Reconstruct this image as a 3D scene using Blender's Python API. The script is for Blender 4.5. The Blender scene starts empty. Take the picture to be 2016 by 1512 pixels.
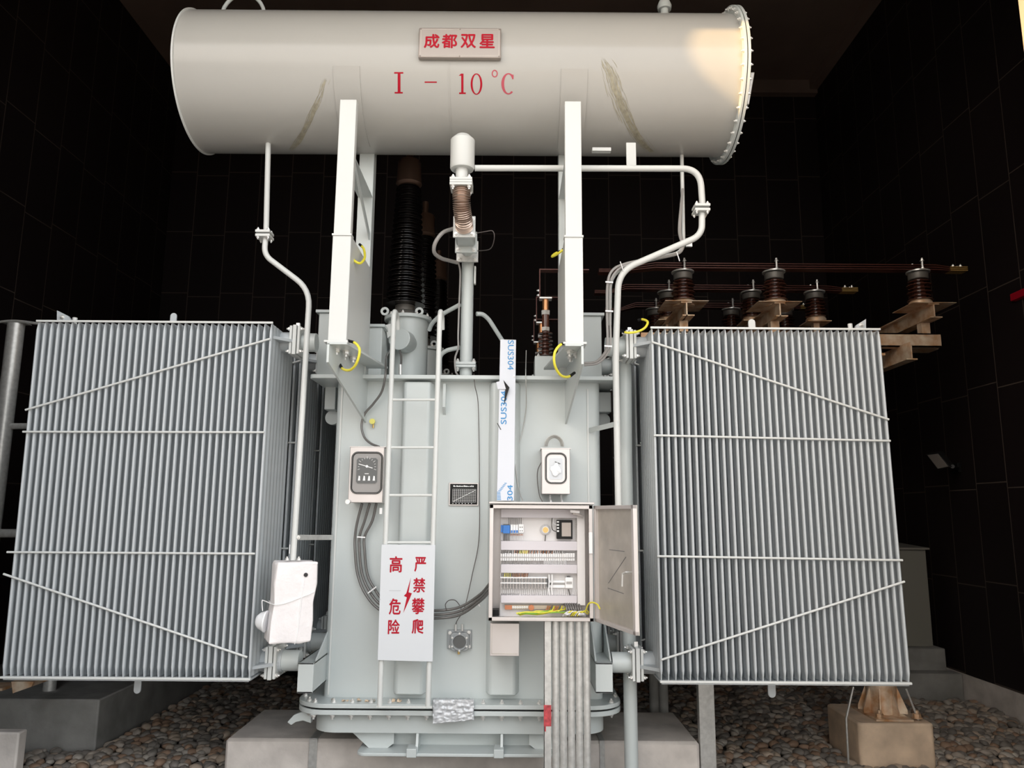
import bpy, math, random
from mathutils import Vector, Matrix
random.seed(7)
S = bpy.context.scene
COL = S.collection

# ------------------------------------------------------------------ camera, sky, sun, exposure
FPX = 1500.0; PITCH = math.radians(9.68); ROLL = 0.0075; EYE = 1.6
_f = Vector((0, math.cos(PITCH), math.sin(PITCH)))
_u0 = Vector((0, -math.sin(PITCH), math.cos(PITCH)))
_r0 = Vector((1, 0, 0))
_c, _s = math.cos(ROLL), math.sin(ROLL)
_r = _r0 * _c + _u0 * _s
_u = _u0 * _c - _r0 * _s
CAMP = Vector((0, 0, EYE))
cd = bpy.data.cameras.new('camera'); cam = bpy.data.objects.new('camera', cd); COL.objects.link(cam)
cd.sensor_fit = 'HORIZONTAL'; cd.sensor_width = 36.0; cd.lens = 36.0 * FPX / 2016.0
cd.clip_start = 0.05; cd.clip_end = 200
cam.matrix_world = Matrix(((_r.x, _u.x, -_f.x, 0), (_r.y, _u.y, -_f.y, 0), (_r.z, _u.z, -_f.z, EYE), (0, 0, 0, 1)))
S.camera = cam

W = bpy.data.worlds.new('sky'); S.world = W; W.use_nodes = True
wn = W.node_tree; wn.nodes.clear()
_o = wn.nodes.new('ShaderNodeOutputWorld'); _b = wn.nodes.new('ShaderNodeBackground')
_t = wn.nodes.new('ShaderNodeTexCoord'); _sx = wn.nodes.new('ShaderNodeSeparateXYZ'); _rp = wn.nodes.new('ShaderNodeValToRGB')
wn.links.new(_t.outputs['Generated'], _sx.inputs[0]); wn.links.new(_sx.outputs['Z'], _rp.inputs[0])
_e = _rp.color_ramp.elements
_e[0].position = 0.0; _e[0].color = (0.95, 0.94, 0.91, 1)
_e[1].position = 0.30; _e[1].color = (1.05, 1.06, 1.07, 1)
for _p, _k in ((0.44, (1.15, 1.17, 1.20)), (0.53, (1.50, 1.53, 1.58)), (0.66, (0.75, 0.79, 0.86)), (1.0, (0.50, 0.56, 0.66))):
    _n = _e.new(_p); _n.color = (*_k, 1)
SUN = Vector((2.6, 1.0, -0.55)).normalized()
_d = wn.nodes.new('ShaderNodeVectorMath'); _d.operation = 'DOT_PRODUCT'; _d.inputs[1].default_value = (-SUN.x, -SUN.y, -SUN.z)
wn.links.new(_t.outputs['Generated'], _d.inputs[0])
_g = wn.nodes.new('ShaderNodeValToRGB'); wn.links.new(_d.outputs['Value'], _g.inputs[0])      # warm glow of the sky around the low sun
_g.color_ramp.elements[0].position = 0.35; _g.color_ramp.elements[0].color = (0, 0, 0, 1)
_g.color_ramp.elements[1].position = 1.0; _g.color_ramp.elements[1].color = (1.0, 0.75, 0.48, 1)
_a = wn.nodes.new('ShaderNodeVectorMath'); _a.operation = 'ADD'
wn.links.new(_rp.outputs[0], _a.inputs[0]); wn.links.new(_g.outputs[0], _a.inputs[1])
wn.links.new(_a.outputs[0], _b.inputs[0]); _b.inputs[1].default_value = 1.0
wn.links.new(_b.outputs[0], _o.inputs[0])

sd = bpy.data.lights.new('sun', 'SUN'); sd.energy = 3.6; sd.color = (1.0, 0.64, 0.28); sd.angle = math.radians(0.6)
so = bpy.data.objects.new('sun', sd); COL.objects.link(so)
so.rotation_euler = SUN.to_track_quat('-Z', 'Y').to_euler(); so.location = (-14, -4, 12)

S.view_settings.view_transform = 'Standard'; S.view_settings.look = 'None'
S.view_settings.gamma = 1.0; S.view_settings.use_curve_mapping = False
S.view_settings.exposure = 1.3
S.cycles.max_bounces = 8

# ------------------------------------------------------------------ helpers
def ray(px, py): return _f + _r * ((px - 1008) / FPX) + _u * ((756 - py) / FPX)
def at(px, py, Y):
    d = ray(px, py); return CAMP + d * (Y / d.y)
def atz(px, py, Z):
    d = ray(px, py); return CAMP + d * ((Z - EYE) / d.z)
def atx(px, py, X):
    d = ray(px, py); return CAMP + d * (X / d.x)
def pts(*a): return [at(*p) for p in a]

def empty(name, label, cat, loc=(0, 0, 0), group=None):
    o = bpy.data.objects.new(name, None); COL.objects.link(o); o.location = loc; o.empty_display_size = 0.05
    o['label'] = label; o['category'] = cat
    if group: o['group'] = group
    return o
def tag(o, label, cat, group=None, kind=None):
    if label: o['label'] = label
    if cat: o['category'] = cat
    if group: o['group'] = group
    if kind: o['kind'] = kind
    return o
def origin(o):
    v = Vector((0, 0, 0))
    while o is not None:
        v = v + o.location; o = o.parent
    return v
def basis(d):
    d = Vector(d).normalized()
    a = Vector((0, 0, 1)) if abs(d.z) < 0.9 else Vector((1, 0, 0))
    u = a.cross(d).normalized(); return u, d.cross(u), d

class MB:
    def __init__(s): s.v = []; s.f = []
    def add(s, vs, fs):
        n = len(s.v); s.v += [Vector(p) for p in vs]; s.f += [tuple(i + n for i in f) for f in fs]; return s
    def box(s, a, b):
        x0, y0, z0 = [min(a[i], b[i]) for i in range(3)]; x1, y1, z1 = [max(a[i], b[i]) for i in range(3)]
        return s.hexa([(x0, y0, z0), (x1, y0, z0), (x1, y1, z0), (x0, y1, z0)], [(x0, y0, z1), (x1, y0, z1), (x1, y1, z1), (x0, y1, z1)])
    def hexa(s, lo, hi):
        n = len(lo)
        fs = [tuple(range(n))[::-1], tuple(range(n, 2 * n))] + [(i, (i + 1) % n, n + (i + 1) % n, n + i) for i in range(n)]
        return s.add(list(lo) + list(hi), fs)
    def prism(s, poly, off):            # polygon of 3D points pushed along off
        off = Vector(off); return s.hexa([Vector(p) for p in poly], [Vector(p) + off for p in poly])
    def obox(s, c, half, m):            # oriented box
        c = Vector(c); X, Y, Z = [Vector(a) for a in m]
        lo = [c + X * (sx * half[0]) + Y * (sy * half[1]) - Z * half[2] for sx, sy in ((-1, -1), (1, -1), (1, 1), (-1, 1))]
        return s.prism(lo, Z * 2 * half[2])
    def bar(s, p, q, w, h, up=(0, 0, 1)):   # rectangular bar from p to q, w sideways, h along up
        p, q = Vector(p), Vector(q); d = (q - p); L = d.length; d.normalize()
        side = d.cross(Vector(up)).normalized(); u2 = side.cross(d)
        return s.obox((p + q) / 2, (w / 2, h / 2, L / 2), (side, u2, d))
    def lathe(s, prof, c, d=(0, 0, 1), n=24):   # prof = [(r, t)...]
        u, v, w = basis(d); c = Vector(c); vs = []; fs = []
        for r, t in prof:
            for k in range(n):
                a = 2 * math.pi * k / n; vs.append(c + w * t + (u * math.cos(a) + v * math.sin(a)) * r)
        m = len(prof)
        for i in range(m - 1):
            for k in range(n):
                k2 = (k + 1) % n; fs.append((i * n + k, i * n + k2, (i + 1) * n + k2, (i + 1) * n + k))
        fs.append(tuple(range(n))[::-1]); fs.append(tuple((m - 1) * n + k for k in range(n)))
        return s.add(vs, fs)
    def cyl(s, p, q, r, n=20, r2=None):
        p, q = Vector(p), Vector(q); d = q - p
        return s.lathe([(r, 0), (r if r2 is None else r2, d.length)], p, d, n)
    def tube(s, P, r, n=10):
        P = [Vector(p) for p in P]; vs = []; fs = []; m = len(P)
        t = (P[1] - P[0]).normalized(); u, v, _ = basis(t)
        for i in range(m):
            t2 = ((P[min(i + 1, m - 1)] - P[i]).normalized() + (P[i] - P[max(i - 1, 0)]).normalized())
            if t2.length < 1e-6: t2 = t
            t2.normalize(); q = t.rotation_difference(t2); u = q @ u; v = q @ v; t = t2
            for k in range(n):
                a = 2 * math.pi * k / n; vs.append(P[i] + (u * math.cos(a) + v * math.sin(a)) * r)
        for i in range(m - 1):
            for k in range(n):
                k2 = (k + 1) % n; fs.append((i * n + k, i * n + k2, (i + 1) * n + k2, (i + 1) * n + k))
        fs.append(tuple(range(n))[::-1]); fs.append(tuple((m - 1) * n + k for k in range(n)))
        return s.add(vs, fs)
    def build(s, name, mat, parent=None, bevel=0.0, smooth=35, seg=2):
        off = origin(parent) if parent else Vector((0, 0, 0))
        me = bpy.data.meshes.new(name); me.from_pydata([p - off for p in s.v], [], s.f); me.update()
        import bmesh
        bm = bmesh.new(); bm.from_mesh(me); bmesh.ops.recalc_face_normals(bm, faces=bm.faces[:]); bm.to_mesh(me); bm.free()
        for p in me.polygons: p.use_smooth = True
        me.set_sharp_from_angle(angle=math.radians(smooth))
        me.materials.append(mat)
        o = bpy.data.objects.new(name, me); COL.objects.link(o)
        if parent: o.parent = parent
        if bevel:
            b = o.modifiers.new('bevel', 'BEVEL'); b.width = bevel; b.segments = seg; b.limit_method = 'ANGLE'; b.angle_limit = math.radians(40)
        return o

def bend(P, r=0.08, k=6):               # round the corners of a polyline
    P = [Vector(p) for p in P]; out = [P[0]]
    for i in range(1, len(P) - 1):
        a, b, c = P[i - 1], P[i], P[i + 1]
        d1, d2 = (a - b), (c - b); rr = min(r, d1.length * 0.49, d2.length * 0.49)
        p, q = b + d1.normalized() * rr, b + d2.normalized() * rr
        for j in range(k + 1):
            t = j / k; out.append(p * (1 - t) ** 2 + b * 2 * t * (1 - t) + q * t * t)
    out.append(P[-1]); return out
def spline(P, k=8):                     # Catmull-Rom through the points
    P = [Vector(p) for p in P]; Q = [P[0] * 2 - P[1]] + P + [P[-1] * 2 - P[-2]]; out = []
    for i in range(1, len(Q) - 2):
        a, b, c, d = Q[i - 1], Q[i], Q[i + 1], Q[i + 2]
        for j in range(k):
            t = j / k
            out.append((b * 2 + (c - a) * t + (a * 2 - b * 5 + c * 4 - d) * t * t + (b * 3 - a - c * 3 + d) * t ** 3) * 0.5)
    out.append(P[-1]); return out

_bolt = {}
def bolt(parent, p, d, r=0.014, mat=None, name='bolt'):   # hexagonal head with a threaded stud and washer
    mat = mat or M['zinc']; key = (round(r, 4), mat.name)
    if key not in _bolt:
        mb = MB(); mb.lathe([(r * 1.35, 0), (r * 1.35, r * 0.25)], (0, 0, 0), n=12)
        mb.lathe([(r * 1.0, r * 0.25), (r * 1.0, r * 1.0), (r * 0.85, r * 1.15)], (0, 0, 0), n=6)
        mb.lathe([(r * 0.5, r * 1.1), (r * 0.5, r * 1.9)], (0, 0, 0), n=8)
        o = mb.build(name, mat); _bolt[key] = o.data; bpy.data.objects.remove(o)
    o = bpy.data.objects.new(name, _bolt[key]); COL.objects.link(o); o.parent = parent
    o.location = Vector(p) - origin(parent); o.rotation_euler = Vector(d).to_track_quat('Z', 'Y').to_euler()
    return o

def copy_tree(o, parent=None):
    c = o.copy(); COL.objects.link(c)
    if parent: c.parent = parent
    for ch in list(o.children): copy_tree(ch, c)
    return c

def text_mesh(body, size=1.0):          # flat lettering as (verts 2D, faces)
    c = bpy.data.curves.new('t', 'FONT'); c.body = body; c.size = size; c.resolution_u = 3
    o = bpy.data.objects.new('t', c); COL.objects.link(o)
    dg = bpy.context.evaluated_depsgraph_get(); dg.update()
    m = bpy.data.meshes.new_from_object(o.evaluated_get(dg))
    v = [(p.co.x, p.co.y) for p in m.vertices]; f = [tuple(p.vertices) for p in m.polygons]
    bpy.data.objects.remove(o); bpy.data.curves.remove(c); bpy.data.meshes.remove(m)
    x0 = min(p[0] for p in v); x1 = max(p[0] for p in v); y0 = min(p[1] for p in v); y1 = max(p[1] for p in v)
    return v, f, (x0, y0, x1, y1)
def letters(mb, body, o, ex, ey, w, h, bold=0.0):   # fit a text into a w x h rectangle at corner o spanned by unit ex, ey
    v, f, (x0, y0, x1, y1) = text_mesh(body); o, ex, ey = Vector(o), Vector(ex), Vector(ey)
    n = ex.cross(ey)
    offs = [(0, 0)] if not bold else [(-bold, 0), (bold, 0), (0, -bold), (0, bold)]
    for i, (bx, by) in enumerate(offs):
        mb.add([o + ex * ((p[0] - x0) / (x1 - x0) * w + bx) + ey * ((p[1] - y0) / (y1 - y0) * h + by) + n * (0.00006 * i) for p in v], f)

# ------------------------------------------------------------------ materials
M = {}
def mat(name, col, rough=0.5, metal=0.0, spec=0.5, noise=0.0, nscale=6.0, bump=0.0, bscale=40.0, ncol=None, detail=4.0):
    m = bpy.data.materials.new(name); m.use_nodes = True; nt = m.node_tree; b = nt.nodes['Principled BSDF']
    b.inputs['Base Color'].default_value = (*col, 1); b.inputs['Roughness'].default_value = rough
    b.inputs['Metallic'].default_value = metal; b.inputs['Specular IOR Level'].default_value = spec
    if noise or bump:
        tc = nt.nodes.new('ShaderNodeTexCoord')
    if noise:
        n = nt.nodes.new('ShaderNodeTexNoise'); n.inputs['Scale'].default_value = nscale; n.inputs['Detail'].default_value = detail
        nt.links.new(tc.outputs['Object'], n.inputs['Vector'])
        r = nt.nodes.new('ShaderNodeValToRGB'); nt.links.new(n.outputs['Fac'], r.inputs[0])
        r.color_ramp.elements[0].position = 0.3; r.color_ramp.elements[1].position = 0.7
        c2 = ncol or tuple(c * (1 - noise) for c in col)
        r.color_ramp.elements[0].color = (*c2, 1); r.color_ramp.elements[1].color = (*[min(1, c * (1 + noise * 0.4)) for c in col], 1)
        nt.links.new(r.outputs[0], b.inputs['Base Color'])
    if bump:
        n2 = nt.nodes.new('ShaderNodeTexNoise'); n2.inputs['Scale'].default_value = bscale; n2.inputs['Detail'].default_value = 6
        nt.links.new(tc.outputs['Object'], n2.inputs['Vector'])
        bp = nt.nodes.new('ShaderNodeBump'); bp.inputs['Strength'].default_value = bump; bp.inputs['Distance'].default_value = 0.01
        nt.links.new(n2.outputs['Fac'], bp.inputs['Height']); nt.links.new(bp.outputs[0], b.inputs['Normal'])
    M[name] = m; return m
mat('paint', (0.55, 0.595, 0.59), 0.32, noise=0.05, nscale=1.5)
mat('paint_white', (0.63, 0.65, 0.635), 0.38, noise=0.03, nscale=1.2)
mat('conservator_paint', (0.44, 0.435, 0.41), 0.20, spec=0.4, noise=0.03, nscale=1.0)
mat('radiator_paint', (0.49, 0.525, 0.545), 0.32, spec=0.6)
mat('zinc', (0.74, 0.74, 0.72), 0.32, metal=0.55)
mat('galvanised', (0.60, 0.60, 0.58), 0.38, metal=0.45, noise=0.16, nscale=34.0)
mat('rusty_galvanised', (0.66, 0.57, 0.45), 0.5, metal=0.4, noise=0.6, nscale=9.0, ncol=(0.50, 0.25, 0.10))
mat('stainless', (0.61, 0.575, 0.56), 0.33, metal=0.5, noise=0.08, nscale=3.0)
mat('stainless_dull', (0.52, 0.49, 0.44), 0.42, metal=0.5, noise=0.2, nscale=7.0)
mat('bellows_steel', (0.50, 0.40, 0.34), 0.3, metal=0.8)
mat('rubber', (0.008, 0.008, 0.008), 0.5, spec=0.2)
mat('dark_gap', (0.02, 0.02, 0.02), 0.6)
mat('cable', (0.13, 0.125, 0.12), 0.2, spec=0.9)
mat('cable_grey', (0.30, 0.29, 0.28), 0.4)
mat('capillary', (0.10, 0.085, 0.08), 0.4)
mat('capillary_grey', (0.45, 0.45, 0.43), 0.4, metal=0.3)
mat('wire_yellow', (0.80, 0.72, 0.06), 0.4)
mat('wire_green', (0.25, 0.50, 0.06), 0.4)
mat('wire_brown', (0.45, 0.16, 0.06), 0.45)
mat('wire_white', (0.80, 0.80, 0.80), 0.4)
mat('porcelain', (0.10, 0.038, 0.026), 0.10, spec=0.7)
mat('porcelain_dark', (0.012, 0.010, 0.010), 0.16, spec=0.6)
mat('copper_dull', (0.24, 0.15, 0.11), 0.35, metal=0.7)
mat('copper', (0.62, 0.30, 0.14), 0.32, metal=0.8)
mat('busbar', (0.10, 0.034, 0.026), 0.4, metal=0.35, noise=0.2, nscale=5)
mat('earth_bar_metal', (0.50, 0.43, 0.34), 0.4, metal=0.3)
mat('valve_grey', (0.34, 0.36, 0.37), 0.4)
mat('brass', (0.60, 0.42, 0.16), 0.35, metal=0.7)
mat('insulator_cap', (0.17, 0.16, 0.145), 0.5, metal=0.4)
mat('foam', (0.84, 0.81, 0.81), 0.55, noise=0.05, nscale=14, bump=0.35, bscale=45)
mat('plastic_film', (0.88, 0.90, 0.92), 0.3)
mat('strap_white', (0.92, 0.92, 0.92), 0.4)
mat('red', (0.40, 0.004, 0.020), 0.5, spec=0.2)
mat('red_faded', (0.48, 0.09, 0.12), 0.5, spec=0.2)
mat('red_worn', (0.50, 0.06, 0.07), 0.6, noise=0.5, nscale=40)
mat('faint_grey', (0.50, 0.52, 0.55), 0.5)
mat('sign_white', (0.62, 0.65, 0.68), 0.35)
mat('nameplate', (0.38, 0.335, 0.305), 0.35, metal=0.4)
mat('film_white', (0.66, 0.69, 0.75), 0.3)
mat('blue_ink', (0.05, 0.26, 0.55), 0.5)
mat('black_plate', (0.008, 0.008, 0.008), 0.4, spec=0.2)
mat('dial', (0.10, 0.105, 0.105), 0.3)
mat('white_mark', (0.85, 0.85, 0.85), 0.5)
mat('cream_panel', (0.78, 0.76, 0.75), 0.45)
mat('lilac_panel', (0.66, 0.63, 0.66), 0.4)
mat('blue_plastic', (0.03, 0.20, 0.62), 0.35)
mat('terminal_grey', (0.42, 0.41, 0.40), 0.45)
mat('orange_terminal', (0.55, 0.20, 0.09), 0.4)
mat('yellow_cap', (0.75, 0.70, 0.15), 0.4)
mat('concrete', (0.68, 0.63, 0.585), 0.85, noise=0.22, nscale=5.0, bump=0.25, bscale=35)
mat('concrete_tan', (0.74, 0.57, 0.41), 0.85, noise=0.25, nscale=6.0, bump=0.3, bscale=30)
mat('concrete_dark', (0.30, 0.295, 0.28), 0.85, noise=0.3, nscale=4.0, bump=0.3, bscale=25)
mat('gravel_bed', (0.045, 0.038, 0.032), 0.95)
mat('ceiling_brown', (0.20, 0.14, 0.11), 0.7, noise=0.3, nscale=0.7)
mat('jamb_cream', (0.42, 0.36, 0.30), 0.7, noise=0.1, nscale=3)
mat('asphalt', (0.56, 0.51, 0.45), 0.9, noise=0.2, nscale=2)
mat('kiosk_grey', (0.24, 0.23, 0.20), 0.5)
mat('lamp_glass', (0.30, 0.27, 0.25), 0.25)
PEB = [mat('pebble_%d' % i, c, 0.6, noise=0.25, nscale=18) for i, c in enumerate(
    [(0.38, 0.33, 0.28), (0.26, 0.235, 0.21), (0.46, 0.37, 0.29), (0.34, 0.225, 0.155), (0.44, 0.40, 0.35), (0.20, 0.18, 0.16)])]
for i, m_ in enumerate(PEB): pass

# dark tile cladding: brick-pattern joints in the wall's own metres
def tile_mat(name, swap):
    m = bpy.data.materials.new(name); m.use_nodes = True; nt = m.node_tree; b = nt.nodes['Principled BSDF']
    tc = nt.nodes.new('ShaderNodeTexCoord'); sp = nt.nodes.new('ShaderNodeSeparateXYZ'); cb = nt.nodes.new('ShaderNodeCombineXYZ')
    nt.links.new(tc.outputs['Object'], sp.inputs[0])
    nt.links.new(sp.outputs['Z'], cb.inputs['X']); nt.links.new(sp.outputs['Y' if swap else 'X'], cb.inputs['Y'])
    br = nt.nodes.new('ShaderNodeTexBrick'); nt.links.new(cb.outputs[0], br.inputs['Vector'])
    br.inputs['Color1'].default_value = (0.0090, 0.0056, 0.0060, 1); br.inputs['Color2'].default_value = (0.0125, 0.0078, 0.0078, 1)
    br.inputs['Mortar'].default_value = (0.085, 0.066, 0.056, 1)
    br.inputs['Scale'].default_value = 1.0; br.inputs['Mortar Size'].default_value = 0.006; br.inputs['Mortar Smooth'].default_value = 0.1
    br.inputs['Brick Width'].default_value = 0.97; br.inputs['Row Height'].default_value = 0.49; br.offset = 0.06; br.offset_frequency = 2
    nt.links.new(br.outputs['Color'], b.inputs['Base Color']); b.inputs['Roughness'].default_value = 0.65
    b.inputs['Specular IOR Level'].default_value = 0.25
    M[name] = m; return m
tile_mat('tile_x', False); tile_mat('tile_y', True)

# ------------------------------------------------------------------ setting
XL, XR, YB, ZC, ZG = -5.3, 4.75, 11.1, 8.35, -0.235
def struct(name, mb, m, bevel=0.0):
    o = mb.build(name, m, bevel=bevel); o['kind'] = 'structure'; return o
struct('floor', MB().box((XL - 0.2, 4.0, ZG - 0.25), (XR + 0.2, YB + 0.2, ZG - 0.05)), M['gravel_bed'])
struct('wall_back', MB().box((XL - 0.3, YB, ZG - 0.2), (XR + 0.3, YB + 0.2, ZC + 0.2)), M['tile_x'])
struct('wall_left', MB().box((XL - 0.2, 4.0, ZG - 0.2), (XL, YB, ZC + 0.2)), M['tile_y'])
struct('wall_right', MB().box((XR, 4.0, ZG - 0.2), (XR + 0.2, YB, ZC + 0.2)), M['tile_y'])
struct('ceiling', MB().box((XL - 0.2, 2.95, ZC), (XR + 0.2, YB + 0.2, ZC + 0.25)), M['ceiling_brown'])
struct('trim_1', MB().box((XL, YB - 0.12, ZC - 0.22), (XR, YB, ZC)).box((XR - 0.12, 4.0, ZC - 0.16), (XR, YB, ZC)), M['ceiling_brown'])
struct('baseboard_right', MB().box((XR - 0.03, 4.0, ZG - 0.2), (XR + 0.05, YB, -0.01)), M['concrete'])
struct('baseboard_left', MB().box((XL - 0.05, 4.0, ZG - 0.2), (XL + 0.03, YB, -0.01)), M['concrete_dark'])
fr = MB().box((XL - 0.2, 2.95, ZG - 0.2), (-3.45, 4.0, 10.5)).box((2.935, 2.95, ZG - 0.2), (XR + 0.2, 4.0, 10.5))
fr.box((-3.45, 2.95, 5.9), (2.935, 4.0, 10.5))
struct('wall_front', fr, M['jamb_cream'])
struct('sun_blocker_left', MB().box((-4.5, -9.0, -0.2), (-4.2, 2.95, 5.0)), M['concrete'])  # unseen wall added outside the bay to keep low sun off the right radiator
struct('floor_outer', MB().box((-30, -40, -0.4), (30, 4.0, -0.02)), M['asphalt'])

def rrect(x0, y0, x1, y1, r, n=6):
    out = []
    for cx, cy, a0 in ((x1 - r, y1 - r, 0), (x0 + r, y1 - r, 90), (x0 + r, y0 + r, 180), (x1 - r, y0 + r, 270)):
        for k in range(n + 1):
            a = math.radians(a0 + 90 * k / n); out.append((cx + r * math.cos(a), cy + r * math.sin(a)))
    return out
def slab(mb, poly, z0, z1): return mb.prism([(x, y, z0) for x, y in poly], (0, 0, z1 - z0))
def plate(mb, corners, d):               # front outline (world points) thickened away along d
    return mb.prism(corners, d)

# ------------------------------------------------------------------ transformer tank
TX0, TX1, TY0, TY1 = -1.275, 0.640, 5.47, 9.4
T = empty('transformer_tank', 'pale grey transformer tank with bolted flange in the middle of the bay', 'transformer', (-0.32, 7.4, 0.034))
slab(MB(), rrect(TX0, TY0, TX1, TY1, 0.05), 0.36, 2.545).build('tank_wall', M['paint'], T)
slab(MB(), rrect(TX0 - 0.17, 5.35, TX1 + 0.12, TY1 + 0.15, 0.03), 2.545, 2.575).build('cover_plate', M['paint'], T, bevel=0.004)
for xa, xb, zt in ((785, 851, 2.53), (960, 1024, 2.53)):         # channel stiffeners welded to the front wall
    a = at(xa, 1000, TY0).x; b = at(xb, 1000, TY0).x
    poly = [(a, TY0 + 0.01), (a + 0.02, TY0 - 0.075), (a + 0.035, TY0 - 0.09), (b - 0.035, TY0 - 0.09), (b - 0.02, TY0 - 0.075), (b, TY0 + 0.01)]
    slab(MB(), poly, 0.40, zt).build('stiffener', M['paint'], T, bevel=0.01)
for px, s in ((668, 1), (1158, -1)):                              # weld strips along the corners
    a = at(px, 900, TY0).x
    MB().box((a - 0.006, TY0 - 0.006, 0.38), (a + 0.006, TY0 + 0.01, 2.5)).build('corner_seam', M['paint_white'], T)
p = at(873, 790, TY0); MB().prism([(p.x, TY0, p.z + 0.12), (p.x, TY0 - 0.06, p.z + 0.12), (p.x, TY0 - 0.06, p.z - 0.05), (p.x, TY0, p.z - 0.10)], (0.02, 0, 0)).build('lug', M['paint'], T)
# bottom flange pair with gasket, skirt, base
fl = rrect(TX0 - 0.155, 5.28, TX1 + 0.115, TY1 + 0.2, 0.22, 10)
slab(MB(), fl, 0.335, 0.362).build('upper_flange', M['paint'], T, bevel=0.003)
slab(MB(), rrect(TX0 - 0.14, 5.295, TX1 + 0.10, TY1 + 0.18, 0.21, 10), 0.323, 0.335).build('gasket', M['rubber'], T)
slab(MB(), fl, 0.293, 0.323).build('lower_flange', M['paint'], T, bevel=0.003)
slab(MB(), rrect(TX0 - 0.04, 5.36, TX1, TY1, 0.16, 10), 0.165, 0.295).build('bottom_skirt', M['paint'], T)
for i in range(13):
    if i in (7,): continue
    px = 618 + i * 37.0
    q = at(px, 1403, 5.31); bolt(T, (q.x, 5.302, 0.293), (0, 0, -1), 0.016); bolt(T, (q.x, 5.33, 0.362), (0, 0, 1), 0.013)
for q in ((TX0 - 0.06, 5.37), (TX0 - 0.12, 5.50), (TX0 - 0.13, 5.65), (TX1 + 0.04, 5.38), (TX1 + 0.09, 5.55)):
    bolt(T, (q[0], q[1], 0.362), (0, 0, 1), 0.014); bolt(T, (q[0], q[1], 0.293), (0, 0, -1), 0.014)
MB().box((at(772, 1440, 5.45).x, 5.50, 0.05), (-0.64 - at(772, 1440, 5.45).x, 9.2, 0.17)).build('base_beam', M['paint'], T)
for s in (1, -1):
    g = [(at(x, 1440, 5.42).x, z) for x, z in ((688, 0.168), (727, 0.055), (764, 0.055), (776, 0.085), (776, 0.168))]
    MB().prism([((x if s > 0 else -0.64 - x), 5.42, z) for x, z in g], (0, 0.03, 0)).build('base_gusset', M['paint'], T)
for px in (823, 988):
    q = at(px, 1450, 5.40); MB().prism([(q.x - 0.008, 5.37, 0.165), (q.x - 0.008, 5.33, 0.055), (q.x - 0.008, 5.50, 0.055), (q.x - 0.008, 5.50, 0.165)], (0.016, 0, 0)).build('base_web', M['paint'], T)
slab(MB(), rrect(-1.0, 5.30, 0.36, 5.62, 0.06), 0.036, 0.056).build('base_plate', M['paint'], T, bevel=0.004)
for px in (810, 982):
    q = at(px, 1480, 5.29); MB().box((q.x - 0.032, 5.285, 0.034), (q.x + 0.032, 5.40, 0.088)).build('wedge_block', M['paint'], T, bevel=0.003)
# riser boxes on the cover behind the stands
def riser(x0, x1, y0, y1, z1):
    b = MB().box((x0, y0, 2.575), (x1, y1, z1)).build('riser_box', M['paint'], T, bevel=0.006)
    MB().box((x0 - 0.02, y0 - 0.02, z1), (x1 + 0.02, y1 + 0.02, z1 + 0.02)).build('riser_lid', M['paint'], b)
a = at(628, 620, 5.55); b = at(700, 620, 5.55); riser(a.x, b.x, 5.55, 6.2, at(640, 616, 5.55).z)
a = at(705, 645, 5.62); b = at(753, 645, 5.62); riser(a.x, b.x, 5.62, 5.9, at(730, 644, 5.62).z)
a = at(1135, 620, 5.5); b = at(1184, 620, 5.5); riser(a.x, b.x, 5.5, 6.2, at(1170, 622, 5.5).z)
# jacking pads with gussets at the two lower front corners
for px0, px1, s in ((584, 618, -1), (1173, 1206, 1)):
    a = at(px0, 1365, 5.12); b = at(px1, 1305, 5.12)
    bx = MB(); t = 0.012
    bx.box((a.x, 5.12, a.z), (b.x, 5.132, b.z)); bx.box((a.x, 5.12, b.z - t), (b.x, 5.62, b.z)); bx.box((a.x, 5.12, a.z), (b.x, 5.62, a.z + t))
    bx.box((a.x, 5.13, a.z), (a.x + t, 5.62, b.z)); bx.box((b.x - t, 5.13, a.z), (b.x, 5.62, b.z))
    if s < 0: bx.prism([(b.x - t, 5.18, b.z), (b.x - t, TY0 + 0.02, b.z + 0.14), (b.x - t, TY0 + 0.02, b.z)], (t, 0, 0))
    else: bx.prism([(a.x, 5.16, b.z), (a.x, TY0 + 0.02, b.z + 0.26), (a.x, TY0 + 0.02, b.z)], (t, 0, 0)); bx.prism([(b.x - t, 5.16, b.z), (b.x - t, TY0 + 0.1, b.z + 0.26), (b.x - t, TY0 + 0.1, b.z)], (t, 0, 0))
    bx.build('jacking_pad', M['paint'], T, bevel=0.003)
# lifting lugs and corner pipe at the sides
for px0, px1, y0, y1 in ((638, 662, 750, 806), (1177, 1203, 772, 811)):
    a = at(px0, y1, 5.75); b = at(px1, y0, 5.75); MB().box((a.x, 5.75, a.z), (b.x, 6.05, b.z)).build('lifting_block', M['paint'], T, bevel=0.005)
    MB().lathe([(0.055, 0), (0.055, 0.06)], ((a.x + b.x) / 2, 5.85, a.z - 0.05), (0, 1, 0), 20).build('lifting_eye', M['paint'], T)
q = at(1168, 900, 5.50); MB().cyl((q.x, 5.53, 0.42), (q.x, 5.53, 2.54), 0.038).build('corner_pipe', M['paint'], T)
a = at(1160, 846, 5.46); b = at(1208, 846, 5.05)
q = at(735, 831, TY0); k = MB().lathe([(0.012, 0), (0.012, 0.03), (0.020, 0.03), (0.020, 0.05)], (q.x, TY0, q.z), (0, -1, 0), 14).build('sampling_plug', M['yellow_cap'], T)
MB().cyl((q.x + 0.004, TY0 - 0.02, q.z - 0.045), (q.x + 0.004, TY0 - 0.02, q.z), 0.006).build('spigot', M['brass'], k)

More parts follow.
